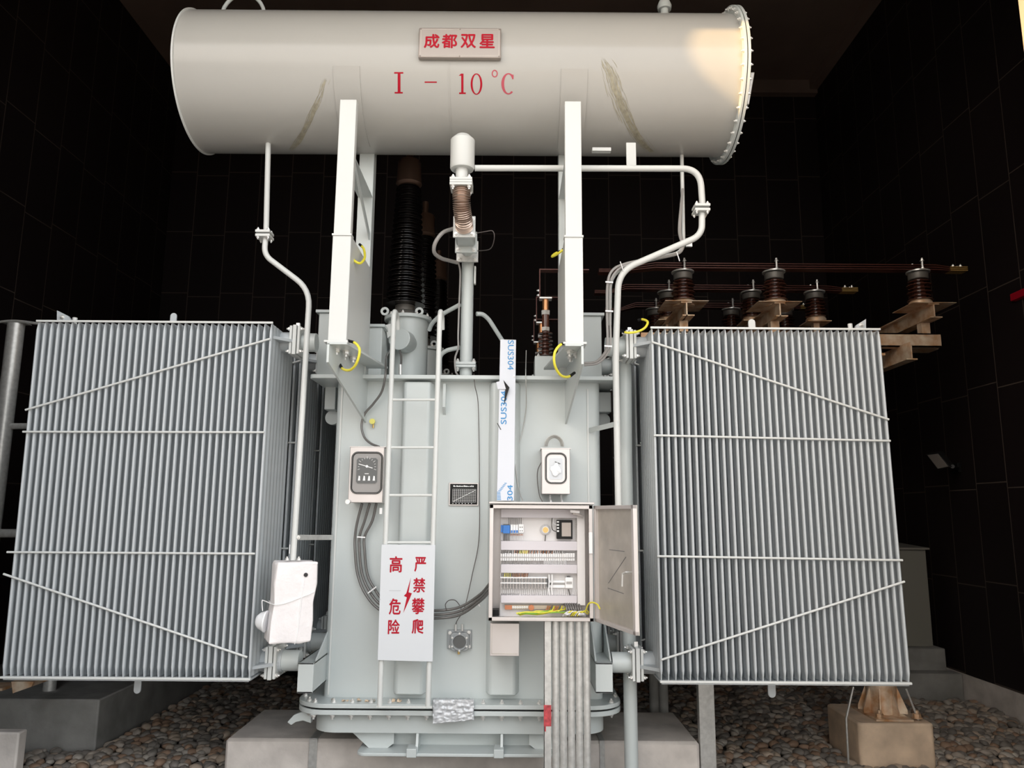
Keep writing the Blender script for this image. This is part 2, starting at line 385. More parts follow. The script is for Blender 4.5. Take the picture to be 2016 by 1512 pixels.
# ------------------------------------------------------------------ conservator
CR, CY, CZ = 0.5, 5.24, 4.753
CX0, CX1 = -2.335, 1.585
CT = empty('conservator_tank', 'large horizontal cream grey oil conservator drum above the transformer', 'oil conservator', (-0.37, CY, CZ))
MB().lathe([(CR, 0), (CR, CX1 - CX0)], (CX0, CY, CZ), (1, 0, 0), 96).build('drum_shell', M['conservator_paint'], CT)
MB().lathe([(CR - 0.01, 0), (CR + 0.012, 0), (CR + 0.012, 0.012), (CR - 0.01, 0.012)], (CX0 - 0.006, CY, CZ), (1, 0, 0), 96).build('end_rim', M['paint_white'], CT)
MB().lathe([(CR + 0.055, 0), (CR + 0.055, 0.018)], (CX1 - 0.03, CY, CZ), (1, 0, 0), 96).build('end_flange', M['paint'], CT, bevel=0.002)
MB().lathe([(CR + 0.045, 0), (CR + 0.045, 0.006)], (CX1 - 0.012, CY, CZ), (1, 0, 0), 96).build('gasket', M['rubber'], CT)
MB().lathe([(CR + 0.055, 0), (CR + 0.055, 0.018), (0.02, 0.03)], (CX1 - 0.006, CY, CZ), (1, 0, 0), 96).build('end_cover', M['paint'], CT)
for k in range(36):
    a = 2 * math.pi * (k + 0.5) / 36; q = (math.cos(a) * (CR + 0.033), math.sin(a) * (CR + 0.033))
    if q[0] > 0.35: continue
    bolt(CT, (CX1 - 0.03, CY + q[0], CZ + q[1]), (-1, 0, 0), 0.011); bolt(CT, (CX1 + 0.012, CY + q[0], CZ + q[1]), (1, 0, 0), 0.011)
def on_drum(x, s, lift=0.0):            # s = metres of arc below the front-most line
    a = -s / CR; r = CR + lift
    return Vector((x, CY - r * math.cos(a), CZ + r * math.sin(a)))
def drum_patch(x0, x1, s0, s1, th, nm, m, n=10):
    vs = []; fs = []
    for i in range(n + 1):
        s = s0 + (s1 - s0) * i / n
        vs += [on_drum(x0, s, th), on_drum(x1, s, th), on_drum(x1, s, -0.004), on_drum(x0, s, -0.004)]
    for i in range(n):
        o = i * 4
        for k in range(4): fs.append((o + k, o + (k + 1) % 4, o + 4 + (k + 1) % 4, o + 4 + k))
    fs += [(0, 1, 2, 3), (n * 4, n * 4 + 1, n * 4 + 2, n * 4 + 3)]
    return MB().add(vs, fs).build(nm, m, CT)
def drum_s(px, py):                     # where a sight line meets the front of the drum: (x, arc)
    d = ray(px, py); o = CAMP; A = d.y ** 2 + d.z ** 2
    B = 2 * ((o.y - CY) * d.y + (o.z - CZ) * d.z); C_ = (o.y - CY) ** 2 + (o.z - CZ) ** 2 - CR ** 2
    disc = max(B * B - 4 * A * C_, 0.0)
    t = (-B - math.sqrt(disc)) / (2 * A); p = o + d * t
    return p.x, -math.atan2(p.z - CZ, CY - p.y) * CR
for px0, px1, py in ((656, 708, 130), (1105, 1157, 136)):
    x0, s0 = drum_s(px0, py); x1, _ = drum_s(px1, py)
    drum_patch(x0, x1, s0, s0 + 0.62, 0.006, 'saddle_plate', M['conservator_paint'])
x, s0 = drum_s(884, 122); drum_patch(x - 0.004, x + 0.004, s0, 0.75, 0.003, 'weld_seam', M['conservator_paint'])
# dirty rub marks left by lifting slings
def sling_mark(path, w, seed, count):
    rnd = random.Random(seed); m = M.get('sling_dirt') or mat('sling_dirt', (0.37, 0.345, 0.26), 0.6, noise=0.25, nscale=30)
    mb = MB(); P = spline([Vector((*drum_s(px, py), 0)) for px, py in path], 10); n = len(P)
    for strand in range(count):
        off = rnd.gauss(0, w * 0.55); a0 = rnd.uniform(0, 0.8); a1 = min(1.0, a0 + rnd.uniform(0.12, 0.5)); wd = rnd.uniform(0.0010, 0.0042); ph = rnd.uniform(0, 6)
        prev = None
        for i in range(int(a0 * n), int(a1 * n)):
            q = P[i]; t = (i - a0 * n) / max(1, (a1 - a0) * n); ww = wd * math.sin(math.pi * min(1, max(0.05, t))); x = q.x + off + 0.004 * math.sin(i * 0.5 + ph) + rnd.uniform(-0.001, 0.001)
            cur = (on_drum(x - ww, q.y, 0.0007 + strand * 0.00001), on_drum(x + ww, q.y, 0.0007 + strand * 0.00001))
            if prev: mb.add([prev[0], prev[1], cur[1], cur[0]], [(0, 1, 2, 3)])
            prev = cur
    mb.build('sling_rub_mark', m, CT)
sling_mark([(642, 155), (632, 185), (615, 225), (598, 260), (572, 296)], 0.024, 3, 60)
sling_mark([(1185, 112), (1200, 140), (1213, 180), (1228, 215), (1250, 262), (1285, 300)], 0.045, 5, 110)
# stencilled lettering on the drum
def stencil(polys, nm, m):
    mb = MB()
    for k, poly in enumerate(polys):
        vs = [on_drum(*drum_s(px, py), 0.0012) for px, py in poly]
        mb.add(vs, [tuple(range(len(vs)))])
    return mb.build(nm, m, CT)
def rct(a, b, c, d):                    # a tall stroke follows the curve in short steps
    n = max(1, int(abs(d - b) / 3)); L = [(a, b + (d - b) * i / n) for i in range(n + 1)]; R = [(c, b + (d - b) * i / n) for i in range(n + 1)]
    return [[L[i], R[i], R[i + 1], L[i + 1]] for i in range(n)]
def arc_band(cx, cy, rx, ry, wx, wy, a0, a1, n=18):
    out = []
    for i in range(n):
        t0, t1 = math.radians(a0 + (a1 - a0) * i / n), math.radians(a0 + (a1 - a0) * (i + 1) / n)
        out.append([(cx + rx * math.cos(t0), cy - ry * math.sin(t0)), (cx + rx * math.cos(t1), cy - ry * math.sin(t1)),
                    (cx + (rx - wx) * math.cos(t1), cy - (ry - wy) * math.sin(t1)), (cx + (rx - wx) * math.cos(t0), cy - (ry - wy) * math.sin(t0))])
    return out
stencil(rct(776, 142, 794, 145) + rct(783, 145, 788.5, 181) + rct(777, 181, 793, 184), 'stencil_letter', M['red'])
stencil(rct(836, 160.5, 860, 163), 'stencil_letter', M['red'])
stencil(rct(908, 148, 912.5, 183) + [[(903, 149), (908, 145), (912.5, 145), (912.5, 149)]] + rct(904, 182, 917, 185), 'stencil_digit', M['red'])
stencil(arc_band(938, 165.5, 11.5, 21, 4.0, 2.0, 0, 360, 32), 'stencil_digit', M['red'])
stencil(arc_band(974, 145, 6, 7.5, 2.2, 2.2, 0, 360, 24), 'stencil_letter', M['red_faded'])
stencil(arc_band(1001, 165, 14, 21, 5.5, 2.5, 40, 310, 30) + rct(1008, 147, 1011, 156), 'stencil_letter', M['red_faded'])
# small fittings
q = at(1184, 296, 4.98); MB().obox(q, (0.065, 0.02, 0.012), ((1, 0, 0), (0, 1, 0), (0, 0, 1))).build('bottom_tab', M['paint_white'], CT)
a, b = at(1233, 296, 5.0), at(1253, 329, 5.0); MB().box((a.x, 5.0, b.z - 0.01), (b.x, 5.012, a.z + 0.06)).build('pipe_hanger', M['paint_white'], CT, bevel=0.003)
q = Vector((1.14, CY, CZ + CR)); k = MB().cyl(q - Vector((0, 0, 0.01)), q + Vector((0, 0, 0.16)), 0.03).build('vent_stub', M['paint'], CT)
MB().lathe([(0.05, 0), (0.055, 0.03), (0.04, 0.07)], q + Vector((0, 0, 0.14)), (0, 0, 1), 20).build('vent_cap', M['paint'], k)
q = at(490, 14, CY); MB().tube([Vector((q.x + 0.16 * math.cos(t), CY - 0.1, CZ + CR - 0.02 + 0.19 * math.sin(t))) for t in [math.pi * i / 14 for i in range(15)]], 0.014).build('lifting_loop', M['paint'], CT)
q = at(1482, 172, 5.05); MB().prism(pts((1471, 205, 5.0), (1475, 205, 5.0), (1486, 142, 5.0), (1478, 142, 5.0)), (0, 0.2, 0)).build('level_gauge', M['galvanised'], CT, bevel=0.004)

# nameplate board on the drum
yb = CY - CR - 0.03
a = at(825, 54, yb); b = at(986, 114, yb)
NP = empty('maker_sign', 'small rectangular metal sign with four red characters on the drum', 'sign', ((a.x + b.x) / 2, yb + 0.03, b.z))
MB().box((a.x, yb, b.z), (b.x, yb + 0.035, a.z)).build('sign_board', M['nameplate'], NP, bevel=0.006)
mb = MB(); i_ = 0.014; o_ = yb - 0.0008
for q0, q1 in (((a.x + i_, b.z + i_), (b.x - i_, b.z + i_ + 0.0025)), ((a.x + i_, a.z - i_ - 0.0025), (b.x - i_, a.z - i_)), ((a.x + i_, b.z + i_), (a.x + i_ + 0.0025, a.z - i_)), ((b.x - i_ - 0.0025, b.z + i_), (b.x - i_, a.z - i_))):
    mb.box((q0[0], o_, q0[1]), (q1[0], yb, q1[1]))
mb.build('border_line', M['stainless_dull'], NP)
for x in (a.x + 0.012, (a.x + b.x) / 2, b.x - 0.012):
    for z in (a.z - 0.011, b.z + 0.011): bolt(NP, (x, yb, z), (0, -1, 0), 0.004, M['nameplate'], 'rivet')
for ch, px in (('成', 850), ('都', 885), ('双', 922), ('星', 959)):
    mb = MB(); q = at(px, 81, yb); w = 0.100
    letters(mb, ch, (q.x - w / 2, yb - 0.0015, q.z - 0.05), (1, 0, 0), (0, 0, 1), w, 0.100, 0.0028)
    mb.build('red_character', M['red'], NP)

# ------------------------------------------------------------------ conservator stands
def stand(side, label):
    f0, f1 = ((663, 696) if side == 'L' else (1112.5, 1145))      # front post at row 300
    ztop = at(700, 196, 4.70).z; zj = at(680, 462, 4.70).z; zb = at(670, 676, 4.70).z
    x0, x1 = at(f0, 330, 4.70).x, at(f1, 330, 4.70).x
    t = empty('conservator_stand', label, 'support stand', ((x0 + x1) / 2, 5.1, 2.575), 'stands carrying the drum')
    mb = MB(); mb.box((x0, 4.70, zj + 0.006), (x1, 4.708, ztop)); mb.box((x0, 4.708, zj + 0.006), (x0 + 0.008, 4.76, ztop)); mb.box((x1 - 0.008, 4.708, zj + 0.006), (x1, 4.76, ztop))
    mb.build('front_post', M['paint_white'], t, bevel=0.003)
    e = 0.004
    mb = MB(); mb.box((x0 - e, 4.70, zb), (x1 + e, 4.708, zj)); mb.box((x0 - e, 4.708, zb), (x0 - e + 0.01, 5.44, zj)); mb.box((x1 + e - 0.01, 4.708, zb), (x1 + e, 5.44, zj)); mb.box((x0, 4.71, zj - 0.012), (x1, 5.44, zj))
    mb.build('lower_leg', M['paint_white'], t, bevel=0.003)
    MB().box((x0 - 0.008, 4.692, zj - 0.006), (x1 + 0.008, 4.76, zj + 0.006)).build('joint_plate', M['paint_white'], t)
    ztr = CZ - CR + 0.06
    mb = MB(); mb.box((x0, 5.38, 2.576), (x1, 5.39, ztr)); mb.box((x0, 5.39, 2.576), (x0 + 0.01, 5.48, ztr)); mb.box((x1 - 0.01, 5.39, 2.576), (x1, 5.48, ztr))
    mb.build('rear_post', M['paint'], t, bevel=0.003)
    zz = at(690, 350, 4.9).z
    MB().bar((x1 - 0.012, 4.73, zz + 0.06), (x1 - 0.012, 5.40, zz - 0.25), 0.008, 0.05).build('brace', M['paint'], t)
    for yy, z2 in ((5.0, zj + 0.55), (5.0, zj - 0.3)):
        MB().box((x0 + 0.002, 4.72, z2), (x1 - 0.002, 5.40, z2 + 0.008)).build('tie_plate', M['paint'], t)
    # bracket: top plate, side plate, front flange
    if side == 'L':
        top = pts((643, 679, 4.66), (683, 674, 4.66)); x2, x3 = at(757, 741, 5.34).x, at(700, 741, 5.34).x
        gx0, gx1 = at(643, 700, 4.66).x, at(719, 790, TY0).x
    else:
        top = pts((1150, 676, 4.66), (1113, 676, 4.66)); x2, x3 = at(1072, 744, 5.34).x, at(1110, 744, 5.34).x
        gx0, gx1 = at(1149, 700, 4.66).x, at(1116, 790, TY0).x
    zt = zb; sgn = 1 if side == 'L' else -1
    z_fb = at(645, 713, 4.66).z; z_wb = at(719, 832, TY0).z
    MB().hexa([(gx0, 4.66, zt - 0.014), (top[1].x, 4.66, zt - 0.014), (x2, TY0, zt - 0.014), (gx1, TY0, zt - 0.014)],
              [(gx0, 4.66, zt), (top[1].x, 4.66, zt), (x2, TY0, zt), (gx1, TY0, zt)]).build('bracket_top', M['paint'], t)
    MB().hexa([(gx0, 4.66, z_fb), (gx0 + sgn * 0.014, 4.66, z_fb), (gx1 + sgn * 0.014, TY0, z_wb), (gx1, TY0, z_wb)],
              [(gx0, 4.66, zt - 0.01), (gx0 + sgn * 0.014, 4.66, zt - 0.01), (gx1 + sgn * 0.014, TY0, zt - 0.01), (gx1, TY0, zt - 0.01)]).build('bracket_side', M['paint'], t)
    xr = (x2 + top[1].x) / 2
    MB().box((x0 - 0.02, 4.665, zt), (x1 + 0.02, 4.80, zt + 0.014)).build('foot_plate', M['paint_white'], t, bevel=0.002)
    for bx, by in ((0.30, 4.80), (0.72, 4.86), (0.45, 4.97), (0.80, 5.05)):
        bolt(t, (x0 + (x1 - x0) * bx, by, zt - 0.014), (0, 0, -1), 0.021)
    return t
stand('L', 'white post stand under the left half of the drum, beside the left gauge box')
stand('R', 'white post stand under the right half of the drum, above the right gauge box')

# ------------------------------------------------------------------ radiators
def fin_mesh(h, depth=0.52):
    prof = []; ys = [0.0, 0.003, 0.007, 0.012, 0.018] + [0.018 + (depth - 0.036) * i / 49 for i in range(1, 50)] + [depth - 0.010, depth - 0.003, depth]
    for y in ys:
        e = min(y, depth - y)
        if e < 0.018: w = 0.0035 + 0.0062 * math.sqrt(max(0, 1 - ((0.018 - e) / 0.018) ** 2))
        else: w = 0.0030 + 0.0067 * (0.5 + 0.5 * math.cos(2 * math.pi * 7 * (y - 0.018) / (depth - 0.036)))
        prof.append((w, y))
    n = len(prof) - 1
    rows = [(0.0, 0.35, 0.10), (0.03, 0.5, 0.03), (0.06, 1, 0.0), (h - 0.06, 1, 0.0), (h - 0.03, 0.5, 0.03), (h, 0.35, 0.10)]
    mb = MB(); m = len(prof) * 2; vs = []; fs = []
    for z, k, inset in rows:
        ring = [(w * k if i not in (0, n) else w * max(k, 0.6), inset * 0.12 + y * (1 - inset * 0.24 / depth), z) for i, (w, y) in enumerate(prof)]
        vs += [(x, y, zz) for x, y, zz in ring] + [(-x, y, zz) for x, y, zz in ring[::-1]]
    for r_ in range(len(rows) - 1):
        for k in range(m): fs.append((r_ * m + k, r_ * m + (k + 1) % m, (r_ + 1) * m + (k + 1) % m, (r_ + 1) * m + k))
    fs.append(tuple(range(m))[::-1]); fs.append(tuple((len(rows) - 1) * m + k for k in range(m)))
    return mb.add(vs, fs)
def radiator(tl, tr, bl, br, nfin, rods, inner, label, group):
    Y = 5.0; TL, TR, BL, BR = [at(*q, Y) for q in (tl, tr, bl, br)]
    zt = (TL.z + TR.z) / 2; zb = (BL.z + BR.z) / 2
    lean = math.atan2((TL.x + TR.x - BL.x - BR.x) / 2, zt - zb)
    t = empty('radiator', label, 'radiator', ((BL.x + BR.x) / 2, Y + 0.26, zb), group)
    h = zt - zb - 0.02
    first = None
    for i in range(nfin):
        k = i / (nfin - 1); xb = BL.x + (BR.x - BL.x) * k; xt = TL.x + (TR.x - TL.x) * k
        if first is None:
            o = fin_mesh(h).build('fin', M['radiator_paint'], None, smooth=60); first = o.data
        else:
            o = bpy.data.objects.new('fin', first); COL.objects.link(o)
        o.parent = t; o.location = Vector((xb, Y, zb + 0.01)) - t.location; o.rotation_euler = (0, math.atan2(xt - xb, zt - zb), 0)
    sx = 1 if inner == 'R' else -1                              # side on which the oil pipes leave
    for z, x0, x1, nm in ((zt - 0.085, TL.x, TR.x, 'top_header'), (zb + 0.07, BL.x, BR.x, 'bottom_header')):
        e0, e1 = (x0 - 0.01, x1 + 0.14) if sx > 0 else (x0 - 0.14, x1 + 0.01)
        MB().cyl((e0, Y + 0.26, z), (e1, Y + 0.26, z), 0.072, 24).build(nm, M['radiator_paint'], t)
        xi = x1 if sx > 0 else x0
        MB().prism([(xi, Y + 0.05, z - 0.02), (xi, Y + 0.47, z - 0.02), (xi + sx * 0.13, Y + 0.33, z - 0.02), (xi + sx * 0.13, Y + 0.19, z - 0.02)], (0, 0, 0.02)).build('gusset', M['radiator_paint'], t)
    MB().box((TL.x - 0.012, Y - 0.004, zt - 0.014), (TR.x + 0.012, Y + 0.008, zt)).build('top_rail', M['paint_white'], t, bevel=0.002)
    MB().box((BL.x - 0.012, Y - 0.006, zb - 0.004), (BR.x + 0.012, Y + 0.02, zb + 0.010)).build('bottom_rail', M['paint_white'], t, bevel=0.002)
    MB().box((BL.x, Y + 0.01, zb - 0.014), (BR.x, Y + 0.5, zb - 0.003)).build('bottom_tray', M['radiator_paint'], t)
    for (a, b) in rods:
        A, B = at(*a, Y - 0.010), at(*b, Y - 0.010); d = (B - A).normalized()
        MB().tube([A, B], 0.0072, 10).build('tie_rod', M['paint_white'], t)
        # the matching rod on the rear face
        MB().tube([A + Vector((0, 0.54, 0)), B + Vector((0, 0.54, 0))], 0.0072, 8).build('tie_rod', M['paint_white'], t)
    return t, TL, TR, BL, BR, zt, zb
Lrods = [((50, 807), (532, 667)), ((45, 850), (520, 851)), ((14, 1087), (502, 1090)), ((7, 1130), (487, 1294))]
Rrods = [((1283, 673), (1750, 826)), ((1287, 857), (1753, 868)), ((1294, 1095), (1777, 1103)), ((1302, 1299), (1781, 1145))]
RL = radiator((75, 630), (534, 633), (4, 1336), (489, 1337), 36, Lrods, 'R', 'front radiator of the left bank, bluish grey fins with four tie rods', 'left radiator bank')
RR = radiator((1284, 643), (1730, 646), (1303, 1340), (1792, 1350), 35, Rrods, 'L', 'front radiator of the right bank, bright fins with four tie rods', 'right radiator bank')
# lugs and lifting fittings on the two front radiators
def rad_lug(t, px0, px1, py0, py1, Y, nm, m=None):
    a, b = at(px0, py1, Y), at(px1, py0, Y)
    c = (a.x + b.x) / 2; w = abs(b.x - a.x) / 2; up = nm == 'lifting_eye'
    mb = MB(); n = 12; z0, z1 = a.z, b.z
    ring = [(c - w, Y, z0 if up else z1)] + [(c + w * math.cos(math.radians(180 - 180 * k / n)), Y, (z1 - w + w * math.sin(math.radians(180 * k / n))) if up else (z0 + w - w * math.sin(math.radians(180 * k / n)))) for k in range(n + 1)] + [(c + w, Y, z0 if up else z1)]
    mb.prism(ring, (0, 0.014, 0)); return mb.build(nm, m or M['radiator_paint'], t, bevel=0.003)
rad_lug(RL[0], 334, 348, 616, 634, 5.2, 'lifting_eye'); rad_lug(RL[0], 262, 278, 1340, 1366, 5.2, 'bottom_lug')
rad_lug(RR[0], 1474, 1487, 628, 646, 5.2, 'lifting_eye', M['paint_white']); rad_lug(RR[0], 1513, 1527, 1346, 1374, 5.2, 'bottom_lug')
for t, P_ in ((RL[0], ((112, 632), (112, 611), (134, 622), (143, 634))), (RR[0], ((1705, 646), (1705, 628), (1686, 640), (1684, 646)))):
    k = MB().prism([at(x, y, 5.15) for x, y in P_], (0, 0.02, 0)).build('corner_bracket', M['radiator_paint'], t)
    q = at((P_[0][0] + P_[2][0]) / 2, (P_[1][1] + P_[0][1]) / 2 + 3, 5.15); bolt(k, q, (0, -1, 0), 0.012)
    q = at(P_[3][0] + (4 if t is RL[0] else -10), P_[3][1], 5.12); MB().cyl(q - Vector((0, 0, 0.03)), q + Vector((0, 0, 0.03)), 0.016, 14).build('plug', M['paint_white'], t)
# the rows standing behind, sharing the same meshes
for base, names in ((RL[0], ('second radiator of the left bank, directly behind the front one', 'third radiator of the left bank, seen in the dark gap beside the tank')),
                    (RR[0], ('second radiator of the right bank, directly behind the front one', 'third radiator of the right bank, deepest beside the tank'))):
    for k, lb in enumerate(names):
        c = copy_tree(base); c.location = base.location + Vector((0, 0.74 * (k + 1), 0)); c['label'] = lb

# ------------------------------------------------------------------ flanged valve pipes between radiators and tank
def valve(label, xr, xt, z, sx, fx, hand=True):
    y = 5.26; t = empty('radiator_valve', label, 'valve pipe', (fx, y, z), 'radiator valve pipes')
    MB().cyl((xr, y, z), (fx - sx * 0.03, y, z), 0.066, 24).build('pipe_stub', M['paint'], t)
    MB().cyl((fx + sx * 0.03, y, z), (xt, y, z), 0.066, 24).build('tank_stub', M['paint'], t)
    for k, (w, hh) in enumerate(((0.018, 0.100), (0.026, 0.105), (0.018, 0.100))):
        x = fx + (k - 1) * 0.0275
        MB().obox((x, y, z), (w / 2, hh, hh), ((1, 0, 0), (0, 1, 0), (0, 0, 1))).build('valve_body' if k == 1 else 'flange', M['paint_white'], t, bevel=0.003)
    for dy in (-0.08, 0.08):
        for dz in (-0.08, 0.08):
            for s in (-1, 1): bolt(t, (fx + s * 0.0365, y + dy, z + dz), (s, 0, 0), 0.013)
    if hand: MB().obox((fx, y - 0.02, z + (0.115 if hand else 0)), (0.012, 0.012, 0.02), ((1, 0, 0), (0, 1, 0), (0, 0, 1))).build('valve_stem', M['zinc'], t)
    return t
zt = RL[5] - 0.085; zb = RL[6] + 0.07
valve('flanged valve pipe at the top of the left front radiator', RL[2].x + 0.13, at(628, 645, 5.3).x, zt, 1, at(589, 640, 5.26).x)
valve('flanged valve pipe at the bottom of the left front radiator', RL[4].x + 0.13, at(590, 1330, 5.26).x, zb, 1, at(539, 1333, 5.26).x)
zt = RR[5] - 0.085; zb = RR[6] + 0.07
valve('flanged valve pipe at the top of the right front radiator', RR[1].x - 0.13, at(1190, 650, 5.3).x, zt, -1, at(1238, 650, 5.26).x)
valve('flanged valve pipe at the bottom of the right front radiator', RR[3].x - 0.13, at(1204, 1335, 5.26).x, zb, -1, at(1252, 1335, 5.26).x)

# copies of the valve pipes for the rows behind
for v in [o for o in list(COL.objects) if o.name.startswith('radiator_valve') and o.parent is None]:
    for k, w in ((1, 'second'), (2, 'third')):
        c = copy_tree(v); c.location = v.location + Vector((0, 0.74 * k, 0))
        side = 'left' if v.location.x < -0.3 else 'right'; ht = 'top' if v.location.z > 1.6 else 'bottom'
        c['label'] = 'flanged valve pipe at the %s of the %s radiator in the %s bank' % (ht, w, side)

# ------------------------------------------------------------------ oil relay line in the middle
RY = 4.93
q = at(910, 300, RY); qb = at(910, 334, RY)
R_ = empty('oil_relay_line', 'white oil relay line with ribbed bellows between drum and tank cover', 'oil pipe', (q.x, 5.3, 2.575))
MB().lathe([(0.078, 0), (0.084, 0.012), (0.084, at(910, 277, RY).z - qb.z), (0.05, at(910, 268, RY).z - qb.z)], qb, (0, 0, 1), 32).build('sump_cup', M['paint_white'], R_)
zf = at(910, 358, RY).z
MB().cyl((q.x, RY, qb.z + 0.01), (q.x, RY, zf), 0.042).build('neck', M['paint_white'], R_)
for k in range(3):
    MB().obox((q.x, RY, zf - 0.006 - k * 0.019), (0.076, 0.076, 0.0085), ((1, 0, 0), (0, 1, 0), (0, 0, 1))).build('flange', M['paint_white'], R_, bevel=0.002)
for dx in (-0.055, 0.055):
    for dy in (-0.055, 0.055):
        bolt(R_, (q.x + dx, RY + dy, zf + 0.003), (0, 0, 1), 0.013); bolt(R_, (q.x + dx, RY + dy, zf - 0.053), (0, 0, -1), 0.013)
fp = at(914, 446, 5.10)                                     # lower bellows flange, facing forward
P_ = spline([Vector((q.x, RY, zf - 0.05)), Vector((q.x + 0.001, RY - 0.002, zf - 0.12)), Vector((q.x + 0.004, RY + 0.03, fp.z + 0.075)), Vector((fp.x, 5.02, fp.z + 0.018)), fp], 40)
mb = MB(); n_ = 16; vs = []; fs = []
L_ = [0.0]
for i in range(1, len(P_)): L_.append(L_[-1] + (P_[i] - P_[i - 1]).length)
for i, p in enumerate(P_):
    tg = (P_[min(i + 1, len(P_) - 1)] - P_[max(i - 1, 0)]).normalized(); u = Vector((1, 0, 0)); v = tg.cross(u).normalized(); u = v.cross(tg)
    r = 0.055 + 0.0085 * math.cos(2 * math.pi * L_[i] / L_[-1] * 24)
    for k in range(n_): a = 2 * math.pi * k / n_; vs.append(p + (u * math.cos(a) + v * math.sin(a)) * r)
for i in range(len(P_) - 1):
    for k in range(n_): fs.append((i * n_ + k, i * n_ + (k + 1) % n_, (i + 1) * n_ + (k + 1) % n_, (i + 1) * n_ + k))
mb.add(vs, fs).build('bellows', M['bellows_steel'], R_, smooth=80)
def vplate(y, z, hw, hh, th, nm, m, bolts=True, x=None):
    x = fp.x if x is None else x
    o = MB().box((x - hw, y, z - hh), (x + hw, y + th, z + hh)).build(nm, m, R_, bevel=0.002)
    if bolts:
        for dx in (-1, 1):
            for dz in (-1, 1): bolt(R_, (x + dx * hw * 0.7, y, z + dz * hh * 0.72), (0, -1, 0), 0.013)
vplate(5.10, fp.z, 0.078, 0.078, 0.018, 'flange', M['paint_white'])
MB().box((fp.x - 0.07, 5.118, fp.z - 0.065), (fp.x + 0.07, 5.33, fp.z + 0.065)).build('relay_body', M['paint'], R_, bevel=0.02)
vplate(5.33, fp.z - 0.03, 0.080, 0.080, 0.02, 'flange', M['paint'])
MB().cyl((fp.x, 5.35, fp.z - 0.03), (fp.x, 5.50, fp.z - 0.03), 0.05).build('relay_pipe', M['paint'], R_)
vplate(5.50, fp.z - 0.04, 0.082, 0.082, 0.02, 'flange', M['galvanised'])
px_ = at(919, 640, 5.62).x; zt_ = fp.z - 0.03
zq = at(919, 721, 5.62).z
mb = MB().tube(bend([Vector((fp.x, 5.51, zt_)), Vector((px_, 5.62, zt_)), Vector((px_, 5.62, zq))], 0.08), 0.047, 20); mb.build('down_pipe', M['paint'], R_)
MB().cyl((px_, 5.62, 2.57), (px_, 5.62, zq), 0.047, 20).build('pipe_stub', M['paint'], R_)
for k in range(2):
    MB().obox((px_, 5.62, zq - 0.011 + k * 0.022), (0.075, 0.075, 0.0095), ((1, 0, 0), (0, 1, 0), (0, 0, 1))).build('flange', M['paint'], R_, bevel=0.002)
for dx in (-0.06, 0.06):
    bolt(R_, (px_ + dx, 5.57, zq + 0.02), (0, 0, 1), 0.014); bolt(R_, (px_ + dx, 5.57, zq - 0.022), (0, 0, -1), 0.014)
MB().box((px_ + 0.05, 5.58, at(933, 560, 5.6).z), (px_ + 0.065, 5.62, at(933, 525, 5.6).z)).build('clip_plate', M['paint_white'], R_, bevel=0.003)

def hose(name, label, cat, P, r, m, group=None, sp=True, n=10, parent=None, k=8):
    P = spline(P, k) if sp else P
    o = MB().tube(P, r, n).build(name, m, parent)
    if parent is None: tag(o, label, cat, group)
    return o
hose('relay_hose', 'thick grey hose looping left from the oil relay body', 'hose', pts((893, 450, 5.2), (872, 458, 5.15), (857, 478, 5.15), (855, 497, 5.2), (868, 508, 5.3), (884, 513, 5.42), (900, 517, 5.5)), 0.014, M['cable_grey'])
hose('signal_wire', 'thin dark wire looping right from the oil relay body', 'wire', pts((938, 459, 5.2), (955, 456, 5.2), (970, 455, 5.2), (973, 470, 5.22), (965, 490, 5.3), (940, 494, 5.4)), 0.0035, M['capillary'])
hose('relay_cable', 'thin grey cable clipped along the left of the relay down pipe', 'cable', pts((903, 518, 5.56), (906, 540, 5.56), (904, 600, 5.56), (902, 660, 5.56), (902, 685, 5.55), (896, 705, 5.5), (897, 730, 5.5), (903, 741, 5.52)), 0.007, M['cable_grey'])

# ------------------------------------------------------------------ breather pipe and wrapped breather (left)
BY = 5.0
B_ = empty('breather_pipe', 'thin white bent breather pipe running down beside the left radiator', 'pipe', at(577, 1100, BY))
path = [Vector((at(527, 300, 5.2).x, 5.2, CZ - CR + 0.005))] + pts((524, 455, 5.05))
MB().tube(path, 0.019, 14).build('upper_pipe', M['paint_white'], B_)
MB().tube(bend(pts((523, 468, 5.05), (520, 502, 5.03), (610, 570, BY), (577, 1103, BY - 0.02)), 0.12), 0.019, 14).build('lower_pipe', M['paint_white'], B_)
for k in range(2):
    q = at(521, 459 + k * 8, 5.05); MB().obox(q, (0.05, 0.05, 0.009), ((1, 0, 0), (0, 1, 0), (0, 0, 1))).build('flange', M['paint_white'], B_, bevel=0.002)
    for dx in (-0.035, 0.035):
        for dy in (-0.035, 0.035): bolt(B_, q + Vector((dx, dy, 0.009 if k == 0 else -0.009)), (0, 0, 1 if k == 0 else -1), 0.010)
pa_, pb_ = at(580, 1058, 4.985), at(655, 1058, 5.44)
MB().bar(pa_, pb_, 0.004, 0.034).build('bracket_bar', M['galvanised'], B_)
bolt(B_, at(587, 1058, 4.985), (0, -1, 0), 0.010)
q = at(577, 1099, BY - 0.02)
FB = empty('wrapped_breather', 'white foam wrapped breather box tied with string, hanging beside left radiator', 'breather', at(572, 1262, 4.98))
c0, c1 = at(577, 1105, 4.98), at(571, 1262, 4.98)
ang = math.radians(24); cxx = (c0 + c1) / 2
hx, hy, hz = 0.128, 0.10, (c0.z - c1.z) / 2
import bmesh
